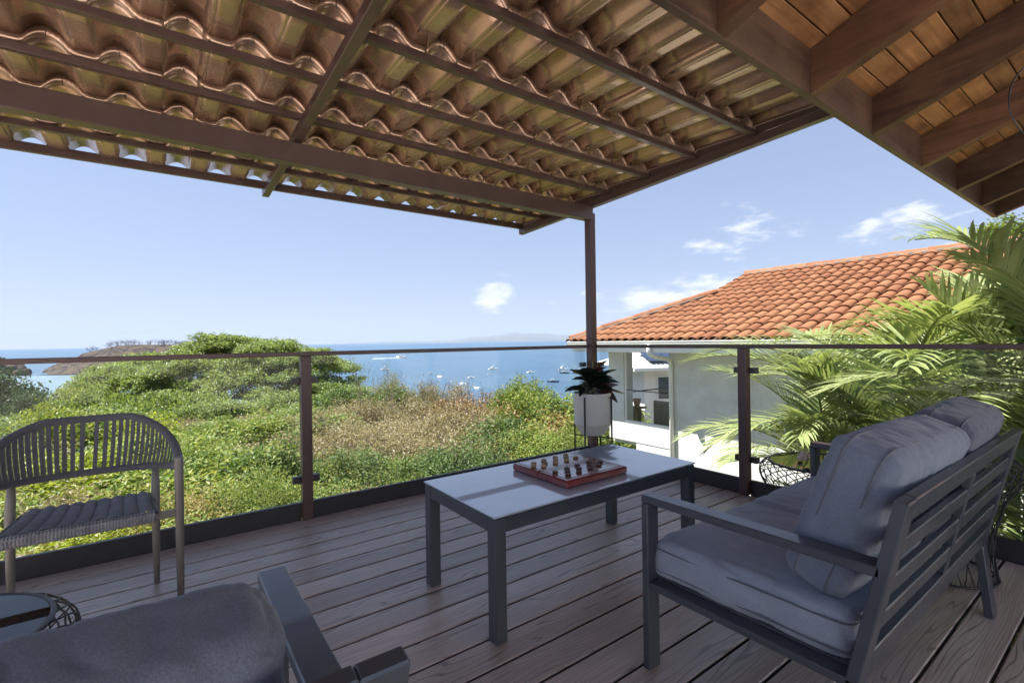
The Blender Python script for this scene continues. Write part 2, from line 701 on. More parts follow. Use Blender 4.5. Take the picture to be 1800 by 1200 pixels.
# vegetation
M['raintree'] = leaf_mat('raintree_leaf', [(.07, .115, .03), (.14, .20, .055), (.23, .295, .09), (.33, .385, .14)], .42)
M['raintree_wood'] = bark('raintree_bark', (.13, .10, .08))
M['leafy'] = leaf_mat('bright_shrub_leaf', [(.045, .085, .018), (.10, .17, .03), (.19, .255, .05), (.34, .36, .10), (.42, .38, .15)], .38, .5, .25)
M['leafy_b'] = leaf_mat('mid_green_shrub_leaf', [(.03, .06, .018), (.065, .115, .03), (.12, .175, .05), (.20, .24, .09)], .3, .5, .25)
M['leafy_c'] = leaf_mat('tired_shrub_leaf', [(.10, .11, .035), (.19, .19, .06), (.29, .26, .09), (.36, .22, .09), (.30, .28, .14)], .3, .5, .25)
M['yellowgreen'] = leaf_mat('yellow_green_leaf', [(.08, .12, .015), (.19, .25, .02), (.34, .38, .03), (.46, .46, .05)], .4)
M['olive'] = leaf_mat('olive_dry_leaf', [(.15, .125, .07), (.25, .205, .11), (.35, .295, .17), (.42, .36, .24)], .3)
M['orange'] = leaf_mat('dry_orange_leaf', [(.16, .10, .05), (.27, .15, .065), (.36, .22, .10), (.25, .22, .08)], .3)
M['darkgreen'] = leaf_mat('dark_green_leaf', [(.02, .045, .018), (.04, .075, .03), (.075, .125, .05), (.14, .19, .09)], .25)
M['palm'] = leaf_mat('palm_leaflet', [(.10, .145, .055), (.21, .27, .10), (.34, .40, .17), (.46, .48, .25)], .35, .38, .5)
M['palm_old'] = leaf_mat('dry_palm_leaflet', [(.2, .13, .05), (.34, .24, .10), (.42, .34, .17)], .3)
M['palm_stem'] = painted('palm_rachis', (.20, .22, .06), .5, .25, 0, .1, 12)
M['palm_trunk'] = bark('palm_trunk', (.24, .22, .15))
M['twig'] = bark('grey_twig', (.23, .19, .16))
M['twig_dark'] = bark('dark_twig', (.10, .08, .07))
M['rubber'] = leaf_mat('rubber_plant_leaf', [(.012, .022, .016), (.02, .035, .025), (.035, .05, .04)], .05, .28, .6)
M['rubber_red'] = leaf_mat('rubber_plant_red_leaf', [(.05, .018, .014), (.09, .03, .022)], .1, .3, .6)

a = Mat('dry_ground')
n = a.noise(a.coord('Object'), .35, 8, .65)
n2 = a.noise(a.coord('Object'), 3.2, 6, .6)
c = a.ramp(n, [(.3, (.10, .085, .05)), (.5, (.17, .14, .085)), (.7, (.09, .11, .045))])
c = a.mix(a.ramp(n2, [(.4, (0, 0, 0)), (.65, (.7, .7, .7))]), c, (.24, .2, .14))
M['ground'] = a.pbr(c, .95, 0, a.bump(n2, .6, .1), .1)
a = Mat('headland_rock')
v = a.coord('Object')
n = a.noise(v, .06, 10, .7)
n2 = a.noise(a.coord('Object', (1, 1, 2.5)), .16, 8, .7)
c = a.ramp(n2, [(.40, (.014, .014, .016)), (.5, (.045, .039, .037)), (.60, (.11, .088, .072))])
c = a.mix(a.ramp(n, [(.47, (0, 0, 0)), (.58, (.75, .75, .75))]), c, (.105, .078, .055))
M['rock'] = a.pbr(c, .95, 0, a.bump(n2, .9, 4.0), .1)
M['sand'] = painted('pale_sand', (.55, .50, .42), .95, .12, 0, .1, .3)
M['far_hill'] = painted('far_hill_scrub', (.10, .10, .085), .95, .25, 0, .0, .0006)
M['boat_white'] = painted('boat_gelcoat', (.82, .82, .80), .3, .03, 0, .0, 1)
M['boat_dark'] = painted('boat_dark_paint', (.03, .04, .06), .35, .2, 0, .0, 1)
M['foam'] = painted('wake_foam', (.75, .78, .8), .9, .1, 0, .0, 1)
M['metal_roof'] = painted('white_metal_roof', (.42, .43, .43), .5, .1, .1, .05, 1)
M['solar'] = painted('solar_cell', (.025, .04, .08), .15, .2, 0, .0, 2, .8)
M['wicker'] = painted('grey_brown_wicker', (.16, .14, .115), .8, .45, 0, .5, 40)
M['old_wood'] = wood('weathered_post_wood', (.06, .04, .03), (.16, .10, .07), 'y', .8)
M['shell'] = painted('conch_shell', (.52, .42, .34), .5, .4, 0, .5, 40)
M['bounce_floor'] = painted('bounce_paving', (.72, .69, .62), .8, .08, 0, .1, 2)
M['bounce_plaster'] = painted('bounce_wall_plaster', (.78, .75, .70), .8, .04, 0, .1, 2)

# sea
a = Mat('sea_water')
v = a.coord('Object')
w1 = a.noise(a.coord('Object', (1, 1, 1)), .045, 8, .68)
w2 = a.noise(a.coord('Object', (1, .45, 1), rot=(0, 0, .9)), .35, 5, .6)
dist = a.noise(a.coord('Object', (.35, 1, 1), rot=(0, 0, .6)), .004, 6, .6)
hh = a.math('ADD', w1, a.math('MULTIPLY', w2, .35))
c = a.ramp(dist, [(.3, (.026, .062, .110)), (.55, (.036, .082, .14)), (.75, (.048, .105, .165))])
c = a.mix(a.ramp(w2, [(.35, (0, 0, 0)), (.7, (.5, .5, .5))]), c, (.06, .14, .225))
M['sea'] = a.pbr(c, .32, 0, a.bump(hh, 1.0, 3.5), .35)
a = Mat('shallow_bay')
n = a.noise(a.coord('Object', (1, .3, 1), rot=(0, 0, .7)), .05, 6, .6)
c = a.ramp(n, [(.3, (.085, .14, .175)), (.7, (.14, .205, .235))])
M['bay'] = a.pbr(c, .3, 0, a.bump(n, .5, 1.5), .4)

# ================================================================== LARGE STRUCTURE: land and sea
SEA_Z = -30.0
DECK_X1, DECK_Y1 = 3.33, 3.25          # inner faces of the two railings


def ground_z(x, y):
    r = math.hypot(x - 1, y - 1)
    z = float(np.interp(r, [0, 6, 12, 40, 60, 110, 200, 240, 300], [-3.6, -4.3, -4.6, -5.6, -13, -23, -30.3, -32, -34]))
    if y < 0 and x < 8:                     # uphill side behind the house
        z = max(z, -3.6 - 0.02 * r)
    return z + .35 * mnoise.noise((x * .13, y * .13, 0)) + .12 * mnoise.noise((x * .5, y * .5, 3))


mb = MB()
rings_r = [0.5, 3, 5, 7, 9, 12, 16, 21, 27, 34, 42, 50, 58, 68, 80, 95, 115, 140, 170, 200, 225, 250, 300]
NA = 96
vs = []
for r_ in rings_r:
    for j in range(NA):
        an = 2 * math.pi * j / NA
        x, y = 1 + r_ * math.cos(an), 1 + r_ * math.sin(an)
        vs.append((x, y, ground_z(x, y)))
fs = []
for i in range(len(rings_r) - 1):
    for j in range(NA):
        j2 = (j + 1) % NA
        fs.append([i * NA + j, i * NA + j2, (i + 1) * NA + j2, (i + 1) * NA + j])
fs.append(list(range(NA))[::-1])
mb.add([v_ for v_ in vs], [f[::-1] if False else f for f in fs], True)
tag(mb.build('ground', M['ground']), kind='structure')

mb = MB()
NS = 160
rr = [0.0, 60, 200, 500, 1200, 3000, 7000, 14000, 21000]
vs = [(0, 0, SEA_Z)]
for r_ in rr[1:]:
    for j in range(NS):
        an = 2 * math.pi * j / NS
        vs.append((r_ * math.cos(an), r_ * math.sin(an), SEA_Z))
fs = [[0, 1 + j, 1 + (j + 1) % NS] for j in range(NS)]
for i in range(len(rr) - 2):
    for j in range(NS):
        j2 = (j + 1) % NS
        fs.append([1 + i * NS + j, 1 + (i + 1) * NS + j, 1 + (i + 1) * NS + j2, 1 + i * NS + j2])
mb.add(vs, fs, False)
tag(mb.build('sea', M['sea']), kind='structure')

# shallow bay in the lee of the headland
mb = MB()
pts = [at_z(px, py, SEA_Z + .05) for px, py in [(-60, 664), (20, 661), (50, 660.5), (95, 659.5), (170, 658.5), (330, 657), (420, 690), (300, 760), (-60, 760)]]
mb.add([p for p in pts], [list(range(len(pts)))[::-1]])
tag(mb.build('shallow_bay_water', M['bay']), kind='structure')

# headland across the bay
HX = [55, 70, 76, 86, 110, 140, 147, 167, 192, 210, 233, 260, 300, 330, 370, 410, 640, 700]
HT = [660, 659, 655, 646, 636, 626, 620.5, 615.5, 610.5, 606.5, 606, 606.5, 606, 608, 622, 655, 664, 664]
D0, DC = 560.0, 640.0


def headland(u, t):
    px = 55 + u * (700 - 55)
    hz = 611.8 - .0122 * px
    top = 1.12 + DC * (hz - float(np.interp(px, HX, HT))) / FPX
    t2 = t
    if t2 < .5:
        g = (t2 / .5)
        g = 1 - (1 - g) ** 2.2
    else:
        g = 1 - ((t2 - .5) / .5) ** 2
    d = D0 - 15 + t2 * 190
    lat = (px - 900) / FPX * d
    p = fr(d, lat, 0)
    h = max(0.0, top - SEA_Z)
    nz = mnoise.fractal((p.x * .022, p.y * .022, 1.3), 1.0, 2.0, 5)
    nf = mnoise.ridged_multi_fractal((p.x * .05, p.y * .05, 4.1), .9, 2.1, 5, 1.0, 2.0)
    z = SEA_Z - 1.5 + (h + 1.5) * g + nz * h * .10 * min(1, 4 * t2) * (1 if g < .97 else .4) + (nf - 1.2) * h * .06 * min(1, 6 * t2) * (1.2 - g)
    return (p.x + 6 * nz, p.y + 5 * nz, z)


mb = MB()
mb.grid(260, 70, headland)
hd = tag(mb.build('headland', M['rock']), kind='structure')
# pale sand and shingle along its foot
mb = MB()


def strand(u, t):
    px = 62 + u * 150
    d = 552 - 5 * t + 3 * mnoise.noise((u * 9, 0, 0)) - (1 - t) * 2
    p = fr(d, (px - 900) / FPX * d, SEA_Z + .12 + .9 * t * (1 - abs(2 * u - 1) ** 3))
    return p


mb.grid(50, 3, lambda u, t: strand(u, 1 - t))
tag(mb.build('sand_beach', M['sand']), kind='structure')
# rocks at the left of the bay mouth
for (px, py, w, h) in [(-12, 658, 26, 17), (36, 660, 9.5, 9)]:
    c0 = at_z(px, py, SEA_Z)
    d = (c0 - Vector(CAM)).length
    rw, rh = w / FPX * d, h / FPX * d
    mb = MB()

    def rk(u, t):
        an = u * 2 * math.pi
        ph = t * math.pi / 2
        q = Vector((math.cos(an) * math.cos(ph), math.sin(an) * math.cos(ph), math.sin(ph)))
        k = 1 + .35 * mnoise.fractal(q * 1.7 + Vector((px, 0, 0)), 1, 2, 4)
        return (c0.x + q.x * rw * k, c0.y + q.y * rw * k, SEA_Z - .6 + q.z * rh * k)

    mb.grid(36, 12, rk)
    o = mb.build('sea_rock', M['rock'])
    tag(o, 'dark rocky point at the far left across the bay' if px < 0 else 'small dark rock standing in the bay off the headland', 'rock')

# far blue hills over the horizon
mb = MB()
FX = [585, 620, 700, 760, 800, 835, 850, 880, 905, 925, 950, 985, 1010, 1060, 1130, 1200]
FH = [0, 1.5, 2.5, 2.2, 4, 9, 10.5, 12, 16, 14.5, 14, 11, 9, 8, 5, 0]
DI = 23000.0


def hills(u, t):
    px = 585 + u * (1200 - 585)
    d = DI + t * 5000
    h = (float(np.interp(px, FX, FH)) + 1.2) / FPX * DI
    g = math.sin(math.pi * t) ** .7
    p = fr(d, (px - 900) / FPX * d, 0)
    nz = mnoise.fractal((p.x * .0011, p.y * .0011, 0), 1, 2, 5)
    return (p.x, p.y, SEA_Z - 12 + (h + 10) * g * (1 + .16 * nz))


mb.grid(160, 14, hills)
tag(mb.build('far_hills', M['far_hill']), kind='structure')

# the air between: fades the hills beyond the sea
mb = MB()
mb.add([(x, y, z) for x in (-32000, 32000) for y in (-32000, 32000) for z in (-36.0, 620.0)],
       [[0, 1, 3, 2], [4, 6, 7, 5], [0, 4, 5, 1], [2, 3, 7, 6], [0, 2, 6, 4], [1, 5, 7, 3]])
a = Mat('haze_air')
pv = a.n('ShaderNodeVolumePrincipled')
pv.inputs['Color'].default_value = (.44, .58, .84, 1)
pv.inputs['Density'].default_value = 2.6e-5
pv.inputs['Anisotropy'].default_value = 0.0
a.l(pv.outputs[0], a.o.inputs['Volume'])
hz_o = tag(mb.build('haze', a.m), 'pale sea haze over the whole view', kind='stuff')

# ================================================================== THE TERRACE
# deck: frame and one mesh object per board
mb = MB()
for x in np.arange(-2.9, 3.4, .6):
    mb.box((x, .6, -.13), (.045, 5.3, .18))
mb.box((.2, 3.285, -.13), (6.4, .04, .2))
mb.box((3.385, .6, -.13), (.04, 5.3, .2))
for x in (-2.6, .2, 3.1):
    for y in (-1.6, .8, 3.1):
        g = ground_z(x, y)
        mb.box((x, y, (-.22 + g - .5) / 2), (.16, .16, abs(g + .28)))
deck = tag(mb.build('deck', M['black_metal']), kind='structure')
PITCH_B = .1465
nb = int((3.277 - (-2.0)) / PITCH_B)
proto = {}
rng = random.Random(4)
for i in range(nb + 1):
    y1 = 3.277 - i * PITCH_B
    key = 0
    if key not in proto:
        b = MB()
        b.box((0, 0, 0), (6.242, .1375, .024), .004)
        for fi, f in enumerate(b.f):                 # grooved sides coloured dark, putting in the shade of the gaps
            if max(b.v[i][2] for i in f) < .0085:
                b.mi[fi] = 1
        proto[key] = b.mesh('board', [M['deck'], M['deck_edge_shade']])
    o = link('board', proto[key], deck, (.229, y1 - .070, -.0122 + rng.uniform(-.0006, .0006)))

# added out of view: pale sunlit ground that bounces light under the roofs
b = MB()
b.box((-1.0, -6.2, -.17), (16.0, 8.3, .30), .01)
b.box((-7.0, .62, -.172), (8.1, 5.32, .30), .01)
b.box((-1.0, -6.2, -2.3), (15.6, 7.9, 3.9), .01)
b.box((-7.0, .62, -2.3), (7.9, 5.0, 3.9), .01)
tag(b.build('bounce_patio', M['bounce_floor']), kind='structure')
b = MB()  # added white walls behind the view, for bounce light on the deck
b.box((-1.0, -10.2, 1.2), (16.0, .25, 2.6), .02)
b.box((-11.2, -4.0, .4), (.25, 14.0, 1.0), .02)
b.box((6.9, -6.2, 1.2), (.25, 7.8, 2.6), .02)
tag(b.build('bounce_wall', M['bounce_plaster']), 'added white wall, out of view, bouncing light onto the deck', 'wall')

# ------------------------------------------------------------------ wooden porch roof (top right)
RF_Y, RF_Z, SL = 1.10, 2.385, math.tan(R(20))
XEND = 7.35
pr = thing('porch_roof', 'dark timber porch roof with honey-coloured plank ceiling over the terrace', 'roof', (2.8, 1.12, RF_Z))
INV = Matrix.Translation((-2.8, -1.12, -RF_Z))


def child(b, name, mat, root, inv=None):
    o = b.build(name, mat)
    o.parent = root
    o.matrix_parent_inverse = inv if inv is not None else Matrix.Translation(-Vector(root.location))
    return o


b = MB()
b.box(((-2.1 + XEND) / 2, RF_Y + .02, RF_Z + .135), (XEND + 2.1, .04, .27), .003)
child(b, 'fascia_board', M['fascia_wood'], pr)
rx = [-1.65, -.76, .12, 1.02, 1.91, 2.79, 3.675, 4.68, 5.70, 6.61, 7.3]
YB = -1.55
rp = None
for x in rx:
    b = MB()
    # side outline of a rafter, extruded
    dz = (RF_Y - YB) * SL
    prof = [(RF_Y - .001, RF_Z + .002), (YB, RF_Z + dz), (YB, RF_Z + dz + .235), (RF_Y - .001, RF_Z + .237)]
    w = .035
    vs = [(s_ * w, y, z - 0) for s_ in (-1, 1) for (y, z) in prof]
    fs = [[0, 1, 2, 3], [7, 6, 5, 4], [0, 4, 5, 1], [1, 5, 6, 2], [2, 6, 7, 3], [3, 7, 4, 0]]
    if rp is None:
        b.add([(v_[0], v_[1] - RF_Y, v_[2] - RF_Z) for v_ in vs], fs)
        rp = b.mesh('rafter', M['rafter_wood'])
    o = link('rafter', rp, pr)
    o.location = (x - 2.8, RF_Y - 1.12, 0)
ln = (RF_Y + .04 - YB) / math.cos(R(20))
PW = .118
k = int(ln / PW)
pm = None
for i in range(k):
    s0 = (i + .5) * PW
    y = RF_Y + .04 - s0 * math.cos(R(20))
    z = RF_Z + .2385 + (s0 - .04) * math.sin(R(20)) + .012
    if pm is None:
        b = MB()
        b.box((0, 0, 0), (XEND + 2.0, PW - .005, .02), .004)
        pm = b.mesh('plank', M['plank_wood'])
    o = link('plank', pm, pr)
    o.location = ((-2.1 + XEND) / 2 - 2.8, y - 1.12, z - RF_Z + .001 * (i % 3))
    o.rotation_euler = (R(-20), 0, 0)
b = MB()
M4 = Matrix.Translation(((-2.1 + XEND) / 2, (RF_Y + .3 + YB) / 2 - .12, RF_Z + .33 + (RF_Y - (RF_Y + YB) / 2) * SL)) @ Matrix.Rotation(R(-20), 4, 'X')
b.box((0, 0, 0), (XEND + 2.3, ln + .3, .05), .005, M4)
child(b, 'roof_deck', M['fascia_wood'], pr)

# black cable hanging in a loop from the rafters
b = MB()
pts = []
c0 = at_depth(1850, 178, 2.25)
for i in range(25):
    an = R(62 + i * (360 - 124) / 24)
    pts.append(c0 + Vector(RIGHT) * (math.cos(an) * .205) + Vector((0, 0, 1)) * (math.sin(an) * .205))
top = Vector((pts[0].x + .05, pts[0].y - .04, RF_Z + .02 + (RF_Y - pts[0].y) * SL))
pts = [top, (top + pts[0]) / 2 + Vector((-.02, .01, 0))] + pts
b.tube(pts, .0035, 6)
tag(b.build('hanging_cable', M['wire']), 'thin black cable hanging in a loop below the plank ceiling', 'cable')

# ------------------------------------------------------------------ pergola with bronze tile sheets
pg = thing('pergola', 'brown steel pergola roofed with bronze tile-shaped metal sheets', 'pergola', (3.3, 3.25, 0))
X0P, X1P = -1.80, 3.36


def praft(y):                      # underside of the rafters
    return 2.466 - .0415 * (y - 1.23)


def purl_z(y):                     # underside of the purlins
    return praft(y) + .062


YS, YO = 1.16, 4.385
for (xc, w, nm) in [(.695, .052, 'rafter'), (3.335, .06, 'edge_rafter'), (-1.77, .06, 'edge_rafter')]:
    b = MB()
    b.bar((xc, YS, praft(YS) + .03), (xc, YO, praft(YO) + .03), w, .06)
    child(b, nm, M['steel_brown'], pg)
for xc in (3.345, -1.785):
    b = MB()
    b.bar((xc, YS, praft(YS) + .115), (xc, YO, praft(YO) + .115), .012, .108)
    child(b, 'edge_flashing', M['steel_brown'], pg)
b = MB()
b.box(((X0P + 3.30) / 2, 3.245, 2.315), (3.30 - X0P, .085, .128), .004)
child(b, 'beam', M['steel_brown'], pg)
b = MB()
b.box((3.325, 3.275, 1.13), (.075, .075, 2.40), .004)
child(b, 'post', M['rail_brown'], pg)
b = MB()
b.box((-1.76, 3.275, 1.13), (.075, .075, 2.40), .004)
child(b, 'post', M['rail_brown'], pg)
PY = [1.24, 1.686, 2.14, 2.592, 3.042, 3.494, 3.945, 4.372]
for y in PY:
    b = MB()
    hgt = .038 if y < 4.3 else .060
    b.box(((X0P + 3.336) / 2 + .01, y, purl_z(y) + hgt / 2), (3.336 - X0P - .02, .036, hgt), .003)
    child(b, 'purlin', M['steel_brown'], pg)

PER = .262
ARCH = .165


def wave(x):
    u = (x / PER) % 1.0
    a_ = ARCH / PER
    if u < a_:
        k = u / a_
        return .066 * math.sin(math.pi * k) ** .8
    return 0.0


def sheet_section(x, y0, y1, zoff0, zoff1):
    return


def add_sheet(xa, xb, idx):
    b = MB()
    nx = int(round((xb - xa) / PER * 15))
    xs = [xa + (xb - xa) * i / nx for i in range(nx + 1)]
    rows = []
    edges = [YS + .05] + PY[1:-1] + [YO + .045]
    edges[0] = 1.165
    for k in range(len(edges) - 1):
        ya, yb = edges[k], edges[k + 1]
        if k > 0:
            ya += .014
        zb = lambda y: purl_z(y) + .040
        nyy = 3
        for j in range(nyy + 1):
            t = j / nyy
            y = ya + (yb - ya) * t
            up = .036 * t if k < len(edges) - 2 else .004 * t
            rows.append((y, zb(y) + up, 1 + .10 * t))
    vs = []
    for (y, z, sc) in rows:
        for x in xs:
            vs.append((x, y, z + .002 * (idx % 2) + wave(x - .02) * sc))
    fs = []
    n_ = len(xs)
    for i in range(len(rows) - 1):
        for j in range(nx):
            fs.append([i * n_ + j, i * n_ + j + 1, (i + 1) * n_ + j + 1, (i + 1) * n_ + j])
    b.add(vs, fs, True)
    o = child(b, 'roof_sheet', M['sheet'], pg)
    md = o.modifiers.new('edge', 'EDGE_SPLIT')
    md.split_angle = R(28)
    sd = o.modifiers.new('thick', 'SOLIDIFY')
    sd.thickness = .0012
    sd.offset = 1
    return o


xa = 3.337
idx = 0
while xa > X0P + .1:
    add_sheet(xa - 4 * PER - .03, xa, idx)
    xa -= 4 * PER
    idx += 1
# screws through the crown of every tile step
b = MB()
x = math.floor(X0P / PER) * PER + .02 + ARCH / 2
while x < X1P:
    for y in PY[1:-1]:
        b.tube([(x, y - .012, purl_z(y) + .118), (x + .002, y - .016, purl_z(y) + .088)], .0022, 5)
    x += PER
o = child(b, 'screws', M['screw'], pg)
o['kind'] = 'stuff'

# ------------------------------------------------------------------ glass railing
rl = thing('glass_railing', 'frameless glass railing with brown posts and top rail around the deck edge', 'railing', (0.75, 3.28, 0))
TOPZ = 1.071
AX, BX = 3.285, 3.372               # railing lines (y of the long side, x of the short side)
b = MB()
b.box(((-2.9 + 3.29) / 2, AX - .006, TOPZ - .0135), (3.29 + 2.9, .05, .027), .003)
child(b, 'top_rail', M['rail_brown'], rl)
b = MB()
b.box((BX - .02, (-1.95 + 3.238) / 2, TOPZ - .0145), (.05, 3.238 + 1.95, .027), .003)
child(b, 'top_rail', M['rail_brown'], rl)
for (x, y) in [(.735, AX - .006), (-1.95, AX - .006)]:
    b = MB()
    b.box((x, y, (TOPZ - .0275) / 2), (.063, .063, TOPZ - .0275), .004)
    child(b, 'post', M['rail_brown'], rl)
for (x, y) in [(BX - .02, 1.80), (BX - .02, -.15), (BX - .02, -1.9)]:
    b = MB()
    b.box((x, y, (TOPZ - .0285) / 2), (.063, .063, TOPZ - .0285), .004)
    child(b, 'post', M['rail_brown'], rl)
KH = .106
for (x0, x1) in [(-1.915, .700), (.770, 3.285), (-2.9, -1.985)]:
    b = MB()
    b.box(((x0 + x1) / 2, AX + .012, KH / 2 - .017), (x1 - x0, .03, KH + .034), .002)
    child(b, 'kick_board', M['black_metal'], rl)
    b = MB()
    b.box(((x0 + x1) / 2, AX + .033, (KH + 1.040) / 2), (x1 - x0 - .012, .010, 1.040 - KH + .06), .001)
    child(b, 'glass_panel', M['glass'], rl)
for (y0, y1) in [(1.835, 3.235), (-.115, 1.765), (-1.865, -.185)]:
    b = MB()
    b.box((BX + .0, (y0 + y1) / 2, KH / 2 - .017), (.03, y1 - y0, KH + .034), .002)
    child(b, 'kick_board', M['black_metal'], rl)
    b = MB()
    b.box((BX + .021, (y0 + y1) / 2, (KH + 1.040) / 2), (.010, y1 - y0 - .012, 1.040 - KH + .06), .001)
    child(b, 'glass_panel', M['glass'], rl)
M['clamp'] = painted('dark_clamp', (.05, .05, .052), .4, .1, .3)
for z in (.885, .25):
    for x, sg in ((.735, -1), (.735, 1), (-1.95, 1), (-1.95, -1), (3.29, -1)):
        b = MB()
        b.box((x + sg * .055, AX + .020, z), (.055, .042, .042), .003)
        child(b, 'glass_clamp', M['clamp'], rl)
    for y, sg in ((1.80, -1), (1.80, 1), (-.15, 1), (-.15, -1), (3.27, -1)):
        b = MB()
        b.box((BX + .010, y + sg * .055, z), (.042, .055, .042), .003)
        child(b, 'glass_clamp', M['clamp'], rl)

# ================================================================== FURNITURE


def cushion_mesh(name, w, d, h, rad, bulge, mats, seed=0, wr=.004, fold=0.0, res=.018, pinch=.0, smap=None):
    """soft rounded box, x = w, y = d, z = h, centred; folds and puckers along the seams"""
    hx, hy, hz = w / 2, d / 2, h / 2
    nx, ny, nz = max(6, int(w / res)), max(6, int(d / res)), max(5, int(h / res))
    vid = {}
    vs = []
    fs = []

    def V(i, j, k):
        key = (i, j, k)
        if key in vid:
            return vid[key]
        q = Vector((hx * (2 * i / nx - 1), hy * (2 * j / ny - 1), hz * (2 * k / nz - 1)))
        inner = Vector((max(-hx + rad, min(hx - rad, q.x)), max(-hy + rad, min(hy - rad, q.y)), max(-hz + rad, min(hz - rad, q.z))))
        dv = q - inner
        nn = dv.normalized() if dv.length > 1e-9 else Vector((0, 0, 0))
        p = inner + nn * rad if dv.length > 1e-9 else q
        u, v_, t = q.x / hx, q.y / hy, q.z / hz
        p.z += bulge * t * (1 - u * u) * (1 - v_ * v_)
        p.y += bulge * .5 * v_ * (1 - u * u) * (1 - t * t)
        p.x += bulge * .35 * u * (1 - v_ * v_) * (1 - t * t)
        # corners pulled in
        cf = abs(u * v_) ** 6
        p.x -= pinch * u * cf
        p.y -= pinch * v_ * cf
        sv = Vector((seed * 3.1, seed * 1.7, 0))
        n1 = mnoise.fractal(p * 6 + sv, 1, 2, 3)
        rd = abs(mnoise.noise(Vector((p.x * 17, p.y * 5, p.z * 9)) + sv))
        rd2 = abs(mnoise.noise(Vector((p.x * 26, p.y * 3.5, p.z * 3.5)) + sv * 2))
        edge = max(abs(u) ** 3, abs(v_) ** 3)
        disp = wr * n1 - wr * 1.8 * (1 - min(1, rd * 5)) * (.35 + .65 * edge)
        disp -= fold * (1 - min(1, rd2 * 3.5)) * (.4 + .6 * abs(mnoise.noise(p * 3 + sv)))
        nrm = nn if dv.length > 1e-9 else Vector((0, 0, 1))
        if abs(t) > .99 and dv.length < 1e-9:
            nrm = Vector((0, 0, t))
        elif dv.length < 1e-9:
            nrm = q.normalized()
        p += nrm * disp
        if smap:
            p = smap(p, u, v_, t)
        vid[key] = len(vs)
        vs.append(p)
        return vid[key]

    for i in range(nx):
        for j in range(ny):
            fs.append([V(i, j, nz), V(i + 1, j, nz), V(i + 1, j + 1, nz), V(i, j + 1, nz)])
            fs.append([V(i, j, 0), V(i, j + 1, 0), V(i + 1, j + 1, 0), V(i + 1, j, 0)])
    for i in range(nx):
        for k in range(nz):
            fs.append([V(i, 0, k), V(i + 1, 0, k), V(i + 1, 0, k + 1), V(i, 0, k + 1)])
            fs.append([V(i, ny, k), V(i, ny, k + 1), V(i + 1, ny, k + 1), V(i + 1, ny, k)])
    for j in range(ny):
        for k in range(nz):
            fs.append([V(0, j, k), V(0, j, k + 1), V(0, j + 1, k + 1), V(0, j + 1, k)])
            fs.append([V(nx, j, k), V(nx, j + 1, k), V(nx, j + 1, k + 1), V(nx, j, k + 1)])
    b = MB()
    b.add(vs, fs, True)
    return b.mesh(name, mats)


def piping(w, d, z, rad, r=.0028, wob=.002, seed=0):
    pts = []
    hx, hy = w / 2, d / 2
    n = 8
    for (cx, cy, a0) in ((hx - rad, hy - rad, 0), (-hx + rad, hy - rad, 90), (-hx + rad, -hy + rad, 180), (hx - rad, -hy + rad, 270)):
        for i in range(n + 1):
            an = R(a0 + 90 * i / n)
            pts.append(Vector((cx + rad * math.cos(an), cy + rad * math.sin(an), z)))
    dense = []
    for i, p in enumerate(pts):
        q = pts[(i + 1) % len(pts)]
        k = max(1, int((q - p).length / .03))
        for j in range(k):
            s_ = p.lerp(q, j / k)
            s_.z += wob * mnoise.noise(s_ * 14 + Vector((seed, 0, 0)))
            dense.append(s_)
    b = MB()
    b.tube(dense, r, 6, closed=True)
    return b


